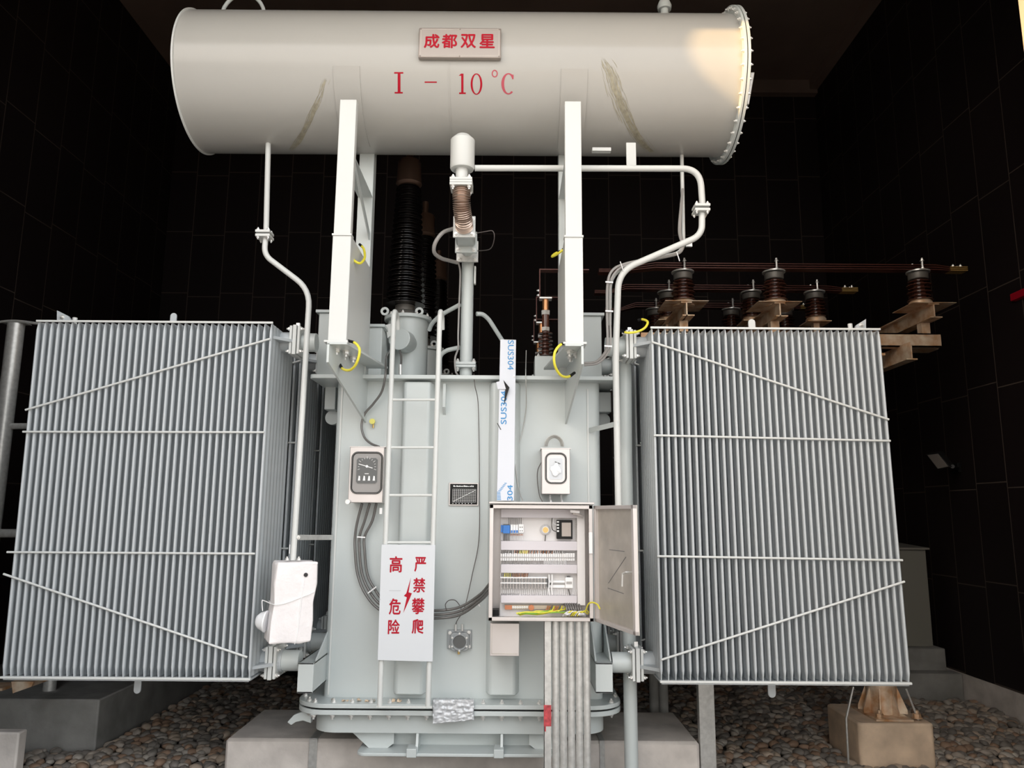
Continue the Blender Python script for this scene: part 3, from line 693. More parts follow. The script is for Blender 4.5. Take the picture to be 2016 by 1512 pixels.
def foam_box():
    bm = bmesh.new(); bmesh.ops.create_cube(bm, size=2.0)
    bmesh.ops.bevel(bm, geom=bm.edges[:], offset=0.09, segments=3, affect='EDGES', profile=0.5)
    bmesh.ops.subdivide_edges(bm, edges=bm.edges[:], cuts=3, use_grid_fill=True)
    rnd = random.Random(4); mb = MB()
    from mathutils import noise
    mt = Matrix.Rotation(ang, 3, 'Z')
    for v in bm.verts:
        p = Vector((v.co.x * hx, v.co.y * hy, v.co.z * hz)); nz = noise.noise(p * 18) * 0.010 + noise.noise(p * 55) * 0.005
        waist = 1 - 0.06 * math.exp(-((v.co.z - 0.02) / 0.12) ** 2)
        p = Vector((p.x * waist, p.y * waist, p.z)) + v.normal * nz
        v.co = mt @ p + cxx + Vector((0.014 * v.co.z, 0, 0))
    bm.verts.index_update(); mb.add([v.co.copy() for v in bm.verts], [tuple(l.index for l in f.verts) for f in bm.faces]); bm.free(); return mb
foam_box().build('foam_wrap', M['foam'], FB, smooth=60)
mt = Matrix.Rotation(ang, 3, 'Z')
def fpt(x, y, z): return mt @ Vector((x * hx, y * hy, z * hz)) + cxx + Vector((0.014 * z, 0, 0))
MB().tube(spline([fpt(x, y, z) for x, y, z in ((-0.98, 0.9, -0.02), (-0.97, -0.9, -0.03), (-0.5, -1.0, -0.02), (0.2, -1.0, 0.10), (0.96, -0.92, 0.26), (0.98, 0.9, 0.3))], 6), 0.0028, 6).build('tie_string', M['strap_white'], FB)
MB().tube(spline([fpt(x, y, z) for x, y, z in ((0.36, -1.0, 0.62), (0.34, -1.01, 0.2), (0.33, -1.01, -0.4), (0.30, -1.01, -0.9), (0.26, -0.9, -1.03))], 6), 0.003, 6).build('seam_string', M['strap_white'], FB)
MB().lathe([(0.013, 0), (0.013, 0.004)], fpt(0.42, -1.01, 0.68), mt @ Vector((0, -1, 0)), 12).build('round_hole', M['dark_gap'], FB)
q = at(516, 1184, 4.93); MB().tube(spline([fpt(-0.98, -0.5, -0.04), q + Vector((0.01, 0, 0.005)), q, at(517, 1203, 4.93)], 6), 0.003, 6).build('string_tail', M['strap_white'], FB)
q = at(516, 1223, 4.93); k = MB().lathe([(0.004, -0.055), (0.03, -0.05), (0.05, -0.03), (0.062, 0.0), (0.066, 0.004), (0.066, 0.012)], q + Vector((0.015, 0, 0)), (0.9, 0.0, -0.1), 24).build('hanging_cap', M['plastic_film'], FB)
for px in (565, 588): bolt(FB, at(px, 1103, 4.95), (0, 0, 1), 0.012)
MB().box(at(569, 1090, 4.97), at(572, 1072, 4.98)).build('small_tag', M['strap_white'], FB)

# ------------------------------------------------------------------ equalising pipes on the right
E_ = empty('equalising_pipe', 'white curved pipe from the relay cup to the right, then down past the radiator', 'pipe', at(1225, 1240, 5.05))
MB().tube(bend([Vector((at(935, 331, 4.95).x, 4.95, at(935, 331, 4.95).z))] + pts((1378, 332, 4.95), (1383, 404, 4.98)), 0.14, 10), 0.022, 14).build('upper_pipe', M['paint_white'], E_)
MB().tube(bend(pts((1382, 420, 4.98), (1382, 463, 4.98), (1218, 534, 5.03), (1212, 700, 5.05), (1222, 1240, 5.06)), 0.13, 10), 0.022, 14).build('lower_pipe', M['paint_white'], E_)
for k in range(2):
    q = at(1380, 408 + k * 9, 4.98); MB().obox(q, (0.052, 0.052, 0.009), ((1, 0, 0), (0, 1, 0), (0, 0, 1))).build('flange', M['paint_white'], E_, bevel=0.002)
    for dx in (-0.037, 0.037):
        for dy in (-0.037, 0.037): bolt(E_, q + Vector((dx, dy, 0.009 if k == 0 else -0.009)), (0, 0, 1 if k == 0 else -1), 0.010)
a = at(1160, 852, 5.46); b = at(1213, 841, 5.1); MB().prism([(a.x, 5.47, a.z), (b.x, 5.03, a.z), (b.x, 5.03, a.z + 0.035), (a.x, 5.47, a.z + 0.035)], (0.006, 0, 0)).build('bracket_bar', M['paint'], E_)
D_ = empty('drain_pipe', 'wide grey vertical drain pipe between tank and right radiator', 'pipe', at(1240, 1500, 5.40))
MB().tube(pts((1231, 685, 5.40), (1232, 900, 5.40), (1238, 1200, 5.40)) + [Vector((at(1243, 1500, 5.40).x, 5.40, ZG))], 0.046, 20).build('pipe_run', M['paint'], D_)
MB().lathe([(0.05, 0), (0.066, 0.01), (0.066, 0.03), (0.04, 0.05)], at(1231, 690, 5.40), (0, 0, 1), 20).build('pipe_top', M['paint'], D_)
G_ = empty('gauge_pipe', 'narrow white pipe with taped cables dropping from the drum underside at right', 'pipe', at(1345, 480, 5.2))
p0 = at(1343, 325, 5.35); zc_ = CZ - math.sqrt(max(CR ** 2 - (5.35 - CY) ** 2, 0))
MB().tube(bend([Vector((p0.x, 5.35, zc_ + 0.01))] + pts((1346, 497, 5.2), (1232, 521, 5.08), (1201, 548, 5.07), (1200, 640, 5.07)), 0.09, 8), 0.014, 12).build('pipe_run', M['paint_white'], G_)
MB().obox(at(1356, 478, 5.2), (0.022, 0.01, 0.03), ((1, 0, 0), (0, 1, 0), (0, 0, 1))).build('valve_handle', M['zinc'], G_)
for k, (dx, r) in enumerate(((0, 0.009), (6, 0.008))):
    hose('gauge_cable', ['outer of the two grey cables bending under the right riser box', 'inner of the two grey cables bending under the right riser box'][k], 'cable',
         pts((1344, 372, 5.27), (1340 + dx * .2, 410, 5.22), (1337 + dx * .4, 455, 5.2), (1343 + dx * .3, 485, 5.16), (1332, 499 + dx * .3, 5.15), (1280, 509 + dx * .4, 5.08), (1232 + dx * .4, 519 + dx * .5, 5.04), (1206 + dx, 532 + dx * .6, 5.03), (1196 + dx, 560, 5.03), (1195 + dx, 620, 5.03), (1196 + dx, 672, 5.03), (1191 + dx, 694, 5.05), (1173 + dx * .8, 712 + dx * .4, 5.08), (1150, 715 + dx * .7, 5.1)), r, M['cable_grey'], 'cables under the right riser box')
for px, py in ((1199, 555), (1199, 612), (1197, 681)): MB().bar(at(px - 7, py, 5.01), at(px + 8, py + 1, 5.01), 0.004, 0.01).build('cable_tie', M['strap_white'], G_)
for px, py in ((1224, 524), (1335, 505)): MB().bar(at(px - 3, py - 9, 5.0), at(px + 3, py + 9, 5.0), 0.004, 0.01, (0, -1, 0)).build('cable_tie', M['strap_white'], G_)

# ------------------------------------------------------------------ ladder and warning sign
LY = 5.20
L_ = empty('ladder', 'narrow white steel ladder hooked on the tank cover, standing on the flange', 'ladder', (at(798, 1380, LY).x, LY, 0.362))
for x_, xb, i in ((775, 748, 0), (866, 843, 1)):
    top = at(x_, 622, LY); hook = [Vector((top.x, LY + 0.20, top.z - 0.05)), Vector((top.x, LY + 0.16, top.z + 0.03)), Vector((top.x, LY + 0.05, top.z + 0.045)), top]
    bot = at(xb, 1378, LY)
    MB().tube(spline(hook, 6) + [Vector((bot.x, LY, 0.365))], 0.0175, 12).build('rail', M['paint_white'], L_)
for py in (787, 881, 975, 1068, 1160, 1254):
    f = (py - 615) / 765; MB().tube(pts((775 - 27 * f, py, LY), (866 - 23 * f, py, LY)), 0.009, 10).build('rung', M['paint_white'], L_)
a, b = at(748, 1380, LY), at(845, 1380, LY); MB().box((a.x - 0.02, LY - 0.012, 0.364), (b.x + 0.02, LY + 0.014, 0.374)).build('foot_bar', M['paint_white'], L_)
SY = 5.168
c = pts((751, 1072, SY), (857, 1073, SY), (852, 1303, SY), (743, 1300, SY))
SG = empty('warning_sign', 'white metal sign with red characters and lightning bolt, hung on the ladder', 'sign', (c[0] + c[1] + c[2] + c[3]) / 4)
plate(MB(), c, (0, 0.012, 0)).build('sign_plate', M['sign_white'], SG, bevel=0.002)
for ch, px, py, w, h, m in (('高', 779, 1111, 24, 31, 'red'), ('危', 777, 1194, 22, 31, 'red'), ('险', 775, 1234, 22, 28, 'red'), ('严', 827, 1111, 22, 28, 'red'), ('禁', 825, 1152, 23, 28, 'red'), ('攀', 823, 1193, 24, 31, 'red'), ('爬', 822, 1233, 22, 28, 'red')):
    q = at(px - w / 2, py + h / 2, SY); q1 = at(px + w / 2, py + h / 2, SY); q2 = at(px - w / 2 + 1, py - h / 2, SY)
    mb = MB(); letters(mb, ch, q + Vector((0, -0.0015, 0)), (1, 0, 0), (0, 0, 1), q1.x - q.x, q2.z - q.z, 0.0021); mb.build('red_character', M[m], SG)
q0, q1 = at(766, 1163.5, SY), at(789, 1162, SY); MB().box((q0.x, SY - 0.001, q0.z), (q1.x, SY, q1.z)).build('worn_stroke', M['faint_grey'], SG)
for px, py, r in ((769, 1183, .006), (749, 1180, .004)): MB().lathe([(r, 0), (r, 0.001)], at(px, py, SY), (0, -1, 0), 8).build('paint_chip', M['faint_grey'], SG)
bl = [(809, 1137), (800, 1168), (795, 1173), (801, 1176), (794, 1207), (807, 1178), (811, 1168), (804.5, 1166)]
mb = MB(); vs = [at(x, y, SY) + Vector((0, -0.0015, 0)) for x, y in bl]; mb.add(vs, [tuple(range(len(vs)))]); mb.build('lightning_bolt', M['red'], SG)

# ------------------------------------------------------------------ gauges, chart plate, sampling valve
def rring(cx, cz, hw, hh, r, y, wd, th, n=7):
    o = [(cx + x, cz + z) for x, z in rrect(-hw, -hh, hw, hh, r, n)]; i = [(cx + x, cz + z) for x, z in rrect(-hw + wd, -hh + wd, hw - wd, hh - wd, max(r - wd, 0.004), n)]
    m = len(o); vs = [(x, y, z) for x, z in o] + [(x, y, z) for x, z in i] + [(x, y + th, z) for x, z in o] + [(x, y + th, z) for x, z in i]; fs = []
    for k in range(m):
        k2 = (k + 1) % m; fs += [(k, k2, m + k2, m + k), (2 * m + k, 3 * m + k, 3 * m + k2, 2 * m + k2), (k, 2 * m + k, 2 * m + k2, k2), (m + k, m + k2, 3 * m + k2, 3 * m + k)]
    return vs, fs
def gauge(corners, win, label, kind):
    Y = 5.26; a = at(*corners[0], Y); b = at(*corners[2], Y); c = at(*corners[1], Y); d = at(*corners[3], Y)
    x0, x1 = (a.x + d.x) / 2, (b.x + c.x) / 2
    t = empty('gauge_box', label, 'gauge', ((x0 + x1) / 2, TY0, b.z))
    MB().box((x0, Y, b.z), (x1, TY0 - 0.005, a.z)).build('box_body', M['stainless'], t, bevel=0.004)
    MB().box((x0 - 0.006, Y + 0.012, a.z), (x1 + 0.006, TY0, a.z + 0.006)).build('rain_lip', M['stainless'], t)
    w0, w1 = at(win[0], win[1], Y), at(win[2], win[3], Y); cx, cz = (w0.x + w1.x) / 2, (w0.z + w1.z) / 2; hw, hh = abs(w1.x - w0.x) / 2, abs(w0.z - w1.z) / 2
    MB().add(*rring(cx, cz, hw, hh, 0.045, Y - 0.009, 0.011, 0.012)).build('window_gasket', M['rubber'], t)
    MB().add(*rring(cx, cz, hw - 0.004, hh - 0.004, 0.042, Y - 0.0098, 0.0012, 0.003)).build('gasket_key', M['capillary_grey'], t)
    MB().prism([(cx + x, Y - 0.002, cz + z) for x, z in rrect(-hw + .01, -hh + .01, hw - .01, hh - .01, 0.036)], (0, 0.003, 0)).build('window_panel', M['cable_grey'] if kind == 'dial' else M['cream_panel'], t)
    if kind == 'dial':
        dx, dz0, dz1 = hw * 0.66, hh * 0.64, -hh * 0.56; dc = 0.02
        MB().prism([(cx + x, Y - 0.004, cz + z + 0.008) for x, z in ((-dx + .012, dz1 - .004), (dx - .012, dz1 - .004), (dx + .004, dz1 + .012), (dx + .004, dz0 - .012), (dx - .012, dz0 + .006), (-dx + .012, dz0 + .006), (-dx - .004, dz0 - .012), (-dx - .004, dz1 + .012))], (0, 0.002, 0)).build('dial_rim', M['cable_grey'], t)
        f = MB().prism([(cx + x, Y - 0.006, cz + z + 0.008) for x, z in ((-dx + .012, dz1), (dx - .012, dz1), (dx, dz1 + .012), (dx, dz0 - .012), (dx - .012, dz0), (-dx + .012, dz0), (-dx, dz0 - .012), (-dx, dz1 + .012))], (0, 0.002, 0)).build('dial_face', M['dial'], t)
        mb = MB(); pv = Vector((cx, Y - 0.0075, cz + hh * 0.30))
        for k in range(13):
            an = math.radians(200 - k * 220 / 12); d_ = Vector((math.cos(an), 0, math.sin(an)))
            mb.bar(pv + d_ * dx * 0.72, pv + d_ * dx * (0.86 if k % 3 else 0.95), 0.0022, 0.001, (0, 1, 0))
        mb.build('dial_marks', M['white_mark'], f)
        MB().bar(pv + Vector((-dx * 0.78, -0.002, 0.016)), pv + Vector((dx * 0.55, -0.002, -0.012)), 0.005, 0.001, (0, 1, 0)).lathe([(0.009, 0), (0.009, 0.003)], pv + Vector((0, -0.001, 0)), (0, -1, 0), 12).build('pointer', M['white_mark'], f)
        MB().box((cx - 0.014, Y - 0.0075, cz - hh * 0.06), (cx + 0.014, Y - 0.006, cz - hh * 0.03)).build('unit_mark', M['white_mark'], f)
        for k in range(4):
            x = cx + (k - 1.5) * dx * 0.47; MB().prism([(x - .008, Y - .009, cz - hh * .37), (x + .008, Y - .009, cz - hh * .37), (x + .006, Y - .009, cz - hh * .16), (x - .003, Y - .009, cz - hh * .14)], (0, 0.003, 0)).build('switch_flag', M['white_mark'], f)
    else:
        MB().prism([(cx + x, Y - 0.004, cz + z - 0.004) for x, z in rrect(-hw * .62, -hh * .68, hw * .62, hh * .68, 0.012)], (0, 0.002, 0)).build('dial_face', M['sign_white'], t)
        pz = cz - hh * 0.1; rnd = random.Random(9); vs = [(cx, Y - 0.026, pz)]; n = 14
        for k in range(n): an = 2 * math.pi * k / n; rr = hw * rnd.uniform(0.36, 0.6); vs.append((cx + rr * math.cos(an), Y - 0.008 - rnd.uniform(0, 0.012), pz + rr * math.sin(an) * 1.2))
        MB().add(vs, [(0, 1 + k, 1 + (k + 1) % n) for k in range(n)]).build('crumpled_film', M['plastic_film'], t, smooth=5)
        MB().bar((cx - hw * 0.1, Y - 0.007, cz + hh * .42), (cx + hw * 0.4, Y - 0.007, cz + hh * .28), 0.005, 0.002, (0, 1, 0)).build('pointer', M['dial'], t)
    return t, x0, x1, a.z, b.z
GA = gauge([(689, 880), (758, 881), (752, 990), (685, 988)], (693, 889, 752, 973), 'steel gauge box with dark dial behind a rubber edged window, left of ladder', 'dial')
GB = gauge([(1065, 883), (1123, 883), (1122, 973), (1068, 974)], (1073, 891, 1116, 953), 'steel gauge box with pale blank dial, above the open control cabinet', 'blank')
MB().lathe([(0.016, 0), (0.016, 0.03)], at(686, 988, 5.25), (0, -1, 0), 14).build('hinge_knob', M['zinc'], GA[0])
MB().box(at(747, 1012, 5.3), at(753, 1000, 5.31)).build('cable_label', M['strap_white'], GA[0])
a, b = at(884, 950, 5.455), at(942, 996, 5.455)
CP = empty('chart_plate', 'black rectangular plate with a white line chart on the tank front', 'plate', ((a.x + b.x) / 2, TY0, b.z))
MB().box((a.x, 5.455, b.z), (b.x, TY0, a.z)).build('plate_frame', M['stainless'], CP, bevel=0.003)
i_ = 0.009; f = MB().box((a.x + i_, 5.452, b.z + i_), (b.x - i_, 5.456, a.z - i_)).build('black_face', M['black_plate'], CP)
gx0, gx1, gz0, gz1 = a.x + 0.028, b.x - 0.020, b.z + 0.026, a.z - 0.046; y_ = 5.4512
mb = MB()
for k in range(13): x = gx0 + (gx1 - gx0) * k / 12; mb.box((x - .0007, y_, gz0), (x + .0007, y_ + .001, gz1))
for k in range(9): z = gz0 + (gz1 - gz0) * k / 8; mb.box((gx0, y_, z - .0007), (gx1, y_ + .001, z + .0007))
mb.build('chart_grid', M['white_mark'], f)
MB().bar((gx0 + .005, y_ - .001, gz0 + .004), (gx1 - .005, y_ - .001, gz1 - .008), 0.0025, 0.001, (0, 1, 0)).build('chart_line', M['white_mark'], f)
mb = MB(); rnd = random.Random(2)
for k in range(14): x = gx0 + 0.004 + k * 0.0105; mb.box((x, y_, a.z - .030), (x + rnd.uniform(.005, .009), y_ + .001, a.z - .030 + rnd.uniform(.006, .011)))
for k in range(7): x = gx0 + k * 0.022; mb.box((x, y_, b.z + .014), (x + .005, y_ + .001, b.z + .019))
mb.build('chart_caption', M['white_mark'], f)
a, b = at(881, 1240, 5.45), at(928, 1278, 5.45)
V_ = empty('sampling_valve', 'grey square sampling valve with round port low on the tank front', 'valve', ((a.x + b.x) / 2, TY0, b.z))
MB().box((a.x, 5.452, b.z), (b.x, TY0, a.z)).build('base_flange', M['valve_grey'], V_, bevel=0.003)
q = at(905, 1263, 5.44); r_ = 0.068
MB().prism([(q.x + x, 5.424, q.z + z) for x, z in rrect(-.064, -.060, .064, .060, 0.026)], (0, 0.03, 0)).build('valve_body', M['valve_grey'], V_, bevel=0.004)
MB().lathe([(0.058, 0), (0.058, 0.022), (0.052, 0.028), (0.046, 0.028), (0.042, 0.017)], q, (0, -1, 0), 32).build('port_ring', M['valve_grey'], V_)
MB().lathe([(0.042, 0), (0.042, 0.002)], q + Vector((0, -0.0165, 0)), (0, -1, 0), 28).build('sight_glass', M['dial'], V_)
for k in range(6): an = math.radians(30 + 60 * k); bolt(V_, q + Vector((0.057 * math.cos(an), -0.028, 0.057 * math.sin(an))), (0, -1, 0), 0.005)
for px, py in ((886, 1246), (923, 1245), (887, 1273), (923, 1273)): bolt(V_, at(px, py, 5.45), (0, -1, 0), 0.009)
for px in (897, 910): MB().cyl(at(px, 1242, 5.44), at(px, 1229, 5.44), 0.008, 10).build('test_nipple', M['zinc'], V_)
MB().cyl(at(903, 1280, 5.44), at(903, 1288, 5.44), 0.008, 10).build('drain_nipple', M['brass'], V_)

# ------------------------------------------------------------------ film covered cable duct
DY = 5.235
c = pts((985, 668, DY), (1016, 669, DY), (1012, 986, DY), (978, 986, DY))
DU = empty('cable_duct', 'vertical steel cable duct in white film with blue grade lettering', 'cable duct', (c[2] + c[3]) / 2)
plate(MB(), c, (0, 0.09, 0)).build('duct_body', M['film_white'], DU, bevel=0.002)
def vtext(body, px0, py0, px1, py1, rot, m='blue_ink'):   # rot -90 reads downwards, +90 upwards
    y = DY - 0.0012; A, B = at(px0, py0, y), at(px1, py1, y); w, h = abs(A.z - B.z), abs(B.x - A.x); mb = MB()
    if rot < 0: letters(mb, body, (min(A.x, B.x), y, max(A.z, B.z)), (0, 0, -1), (1, 0, 0), w, h, 0.0006)
    else: letters(mb, body, (max(A.x, B.x), y, min(A.z, B.z)), (0, 0, 1), (-1, 0, 0), w, h, 0.001)
    mb.build('blue_lettering', M[m], DU)
vtext('SUS304', 1000, 670, 1011, 728, -1); vtext('SUS304', 986.5, 770, 997, 835, 1); vtext('304', 999, 955, 1009, 985, 1)
mb = MB(); y = DY - 0.001
for k in range(12):
    z = 984 - k * 2.9; L = 979 + max(2, 11 - max(0, k - 4) * 0.6); st = 978.5 + max(0, k - 5) * 2.4
    p0, p1 = at(st, z, y), at(min(st + 8 - k * .3, 1000), z - 1.3, y); mb.box((p0.x, y, p0.z), (p1.x, y + .0006, p1.z))
mb.build('blue_stripes', M['blue_ink'], DU)
k = MB().add([at(x, y_, DY - d) for x, y_, d in ((991, 748, .004), (1003, 763, .03), (992, 797, .004), (995, 765, .006))], [(0, 1, 3), (1, 2, 3)]).build('torn_film', M['dark_gap'], DU)
MB().add([at(x, y_, DY - d) for x, y_, d in ((977, 752, .002), (991, 749, .012), (996, 766, .012), (980, 766, .004))], [(0, 1, 2, 3)]).build('peeled_film', M['film_white'], DU)
MB().add([at(x, y_, DY - d) for x, y_, d in ((978, 833, .001), (980, 833, .004), (987, 846, .004), (985, 846, .001))], [(0, 1, 2, 3)]).build('film_crease', M['dial'], DU)
bolt(DU, at(1012, 741, DY), (0, -1, 0), 0.005)

# ------------------------------------------------------------------ open control cabinet
KY, KB = 4.95, 5.22
a, b = at(964, 993, KY), at(1169, 1224, KY)
kx0, kx1, kz0, kz1 = a.x, b.x, b.z, a.z
K_ = empty('control_cabinet', 'open stainless control cabinet full of terminals and wires, door swung to the right', 'control cabinet', ((kx0 + kx1) / 2, KB, kz0))
t_ = 0.006; lip = 0.026
mb = MB(); mb.box((kx0, KY, kz0), (kx0 + t_, KB, kz1)); mb.box((kx1 - t_, KY, kz0), (kx1, KB, kz1)); mb.box((kx0, KY, kz1 - t_), (kx1, KB, kz1)); mb.box((kx0, KY, kz0), (kx1, KB, kz0 + t_)); mb.box((kx0, KB - t_, kz0), (kx1, KB, kz1))
mb.build('cabinet_shell', M['stainless'], K_)
mb = MB(); mb.box((kx0, KY - 0.003, kz0), (kx0 + lip, KY + 0.02, kz1)); mb.box((kx1 - lip, KY - 0.003, kz0), (kx1, KY + 0.02, kz1)); mb.box((kx0, KY - 0.003, kz1 - lip), (kx1, KY + 0.02, kz1)); mb.box((kx0, KY - 0.003, kz0), (kx1, KY + 0.02, kz0 + lip * 0.9))
mb.build('front_frame', M['stainless'], K_, bevel=0.003)
MB().box((kx0 - 0.004, KY - 0.025, kz1 + 0.004), (kx1 + 0.01, KB + 0.01, kz1 + 0.018)).build('rain_roof', M['stainless'], K_, bevel=0.003)
for x in (kx0 + 0.1, kx1 - 0.16): MB().box((x, KB, kz0 + 0.08), (x + 0.05, TY0 - 0.09 if x > kx0 + 0.2 else 5.385, kz0 + 0.12)).box((x, KB, kz1 - 0.12), (x + 0.05, 5.385, kz1 - 0.08)).build('wall_bracket', M['stainless_dull'], K_)
PYc = 5.135                                                   # mounting plate plane
def pl(px, py, d=0.0): return at(px, py, PYc - d)
def pbox(px0, py0, px1, py1, d, nm, m, parent=None, d0=0.0, bevel=0.0):
    A, B = pl(px0, py1, d), pl(px1, py0, d); return MB().box((A.x, PYc - d, A.z), (B.x, PYc - d0, B.z)).build(nm, M[m], parent or K_, bevel=bevel)
A, B = pl(984, 1213), pl(1152, 1003); MB().box((A.x, PYc, A.z), (B.x, PYc + 0.003, B.z)).build('mounting_plate', M['cream_panel'], K_)
for py0, py1 in ((1003, 1019), (1066, 1083), (1112, 1128), (1173, 1187)): pbox(986, py0, 1136, py1, 0.055, 'wiring_duct', 'lilac_panel', bevel=0.002)
pbox(1137, 1003, 1151, 1192, 0.06, 'wiring_duct', 'cream_panel', bevel=0.002)
def comb(px0, px1, py0, py1, d, n, nm, m, slant=0.0, rnd=None):
    mb = MB()
    if n <= 10 and px1 - px0 > 5 and not nm == 'wire': 
        for k in range(n):
            x = px0 + (px1 - px0) * (k + 0.5) / n; MB().tube([pl(x - slant, py1, d), pl(x + slant, py0, d)], 0.0022, 5).build('wire', M[m], K_)
        return
    for k in range(n):
        x = px0 + (px1 - px0) * (k + 0.5) / n
        if rnd and rnd.random() < 0.25: continue
        A = pl(x - slant, py1, d); B = pl(x + slant + (rnd.uniform(-1, 1) if rnd else 0), py0, d); mb.tube([A, B], 0.0022, 5)
    return mb.build(nm, M[m], K_)
rnd = random.Random(5)
# upper row: surge arrester, breakers, socket, regulator
pbox(986, 1034, 990, 1048, 0.05, 'surge_arrester', 'blue_plastic'); k = pbox(990, 1034, 1004, 1050, 0.06, 'surge_arrester', 'blue_plastic', bevel=0.002)
pbox(991, 1032, 1003, 1034.5, 0.05, 'arrester_terminal', 'dial', k)
for i in range(3):
    k = pbox(1005 + i * 5.2, 1033, 1009.8 + i * 5.2, 1050, 0.06, 'circuit_breaker', 'strap_white', bevel=0.001); pbox(1006 + i * 5.2, 1044, 1009 + i * 5.2, 1049, 0.07, 'breaker_switch', 'blue_plastic', k, 0.06)
k = pbox(1021, 1032, 1031, 1049, 0.055, 'power_socket', 'strap_white', bevel=0.001)
for px, py in ((1024, 1038), (1028, 1038), (1024, 1045), (1028, 1045)): pbox(px - .8, py - 1.2, px + .8, py + 1.2, 0.0565, 'socket_slot', 'dial', k, 0.05)
comb(987, 1029, 1051, 1064, 0.045, 16, 'wire_row', 'wire_white'); comb(990, 1004, 1051, 1065, 0.05, 6, 'wire_row', 'cable'); comb(1000, 1028, 1019, 1032, 0.045, 7, 'wire_row', 'cable'); comb(1004, 1030, 1052, 1054, 0.05, 12, 'wire_row', 'wire_brown')
q = pl(1073.5, 1043, 0); k = MB().lathe([(0.036, 0), (0.036, 0.012), (0.026, 0.03), (0.022, 0.045), (0.017, 0.045)], q, (0, -1, 0), 24).build('lamp_holder', M['strap_white'], K_); MB().lathe([(0.0185, 0.04), (0.0185, 0.0475)], q, (0, -1, 0), 20).build('brass_socket', M['brass'], k)
MB().tube([pl(1074, 1054, .02), pl(1073, 1066, .03)], 0.004, 6).build('lamp_wire', M['cable'], K_)
k = pbox(1096, 1024, 1127, 1061, 0.035, 'humidity_controller', 'black_plate', bevel=0.002); pbox(1106, 1029, 1124, 1056, 0.037, 'controller_label', 'nameplate', k, 0.03)
for i in range(4): pbox(1096.5, 1026 + i * 6, 1100.5, 1029 + i * 6, 0.037, 'terminal_slot', 'strap_white', k, 0.03)
MB().tube(spline([pl(1087, 1020, .03), pl(1086, 1032, .05), pl(1088, 1043, .05), pl(1096, 1047, .04)], 5), 0.0035, 6).build('loop_wire', M['cable'], K_)
MB().tube(spline([pl(1089, 1022, .03), pl(1090, 1030, .05), pl(1096, 1034, .04)], 5), 0.003, 6).build('loop_wire', M['wire_white'], K_)
for y0, y1, n in ((1020, 1066, 22), (1083, 1104, 10)):
    mb = MB()
    for i in range(n): A, B = pl(1132, y0 + (y1 - y0) * (i + .65) / n, .03), pl(1136, y0 + (y1 - y0) * (i + .15) / n, .03); mb.box((A.x, A.y, A.z), (B.x, A.y + .002, B.z))
    mb.build('duct_slots', M['terminal_grey'], K_)
# lamp with limit switch in the top right corner
q0, q1 = at(1122, 1006, 5.0), at(1141, 1008, 5.0); MB().bar(q0, q1, 0.03, 0.02).build('limit_switch', M['cream_panel'], K_, bevel=0.003)
MB().bar(at(1127, 1010, 5.02), at(1148, 1017, 5.04), 0.02, 0.016).build('switch_lever', M['stainless'], K_, bevel=0.002)
# middle terminal rows
for i in range(34):
    x = 985 + i * 4.32; pbox(x, 1089, x + 3.9, 1104, 0.045, 'terminal_block', 'wire_white' if i % 7 else 'cream_panel', bevel=0.001)
pbox(985, 1097, 1132, 1098.2, 0.047, 'terminal_rail', 'terminal_grey')
for nm, m, x0, x1, n in (('wire_row', 'cable', 986, 1090, 36), ('wire_row', 'wire_white', 1000, 1110, 30), ('wire_row', 'wire_yellow', 1022, 1040, 8), ('wire_row', 'cable_grey', 1080, 1113, 14), ('wire_row', 'wire_brown', 1010, 1090, 14)):
    comb(x0, x1, 1083, 1090, 0.045, n, nm, m, 0.5, rnd)
comb(986, 1110, 1104, 1112, 0.04, 34, 'wire_row', 'cable_grey', 0.3, rnd); comb(1070, 1115, 1104, 1116, 0.045, 18, 'wire_row', 'wire_white', 0.2)
# lower terminal rows
for i in range(30):
    x = 986 + i * 3.03; pbox(x, 1138, x + 1.8, 1159, 0.05, 'terminal_block', 'terminal_grey' if i % 2 else 'stainless', bevel=0.0005)
pbox(985, 1136, 1077, 1138.5, 0.045, 'terminal_rail', 'strap_white'); pbox(985, 1147, 1077, 1149, 0.053, 'marker_strip', 'wire_white'); pbox(1077, 1139, 1079, 1156, 0.055, 'end_stop', 'dial')
for m, x0, x1, n in (('cable', 987, 1040, 20), ('wire_yellow', 992, 1006, 5), ('wire_brown', 1008, 1040, 10)): comb(x0, x1, 1128, 1136, 0.045, n, 'wire_row', m, 0.4, rnd)
comb(986, 1136, 1160, 1172, 0.035, 40, 'wire_row', 'wire_white', 0.3); comb(986, 1022, 1168, 1172, 0.037, 9, 'wire_row', 'cable')
for px in (1081, 1087): MB().tube([pl(px, 1131, .04), pl(px, 1146, .045), pl(px - 1, 1160, .045), pl(px + 1, 1171, .04)], 0.005, 6).build('riser_wire', M['strap_white'], K_)
pbox(1080, 1143, 1112, 1147, 0.03, 'rail', 'strap_white'); pbox(1080, 1152, 1112, 1157, 0.03, 'rail', 'strap_white'); pbox(1085, 1147, 1112, 1152, 0.02, 'rail_slot', 'terminal_grey')
k = pbox(1113, 1137, 1128, 1158, 0.06, 'relay', 'strap_white', bevel=0.002); pbox(1115, 1145, 1126, 1150, 0.062, 'relay_label', 'terminal_grey', k, 0.05); pbox(1117, 1135, 1123, 1137, 0.05, 'relay_clip', 'dial', k)
MB().tube([pl(1119, 1160, .04), pl(1122, 1172, .04)], 0.004, 6).build('riser_wire', M['cable'], K_)
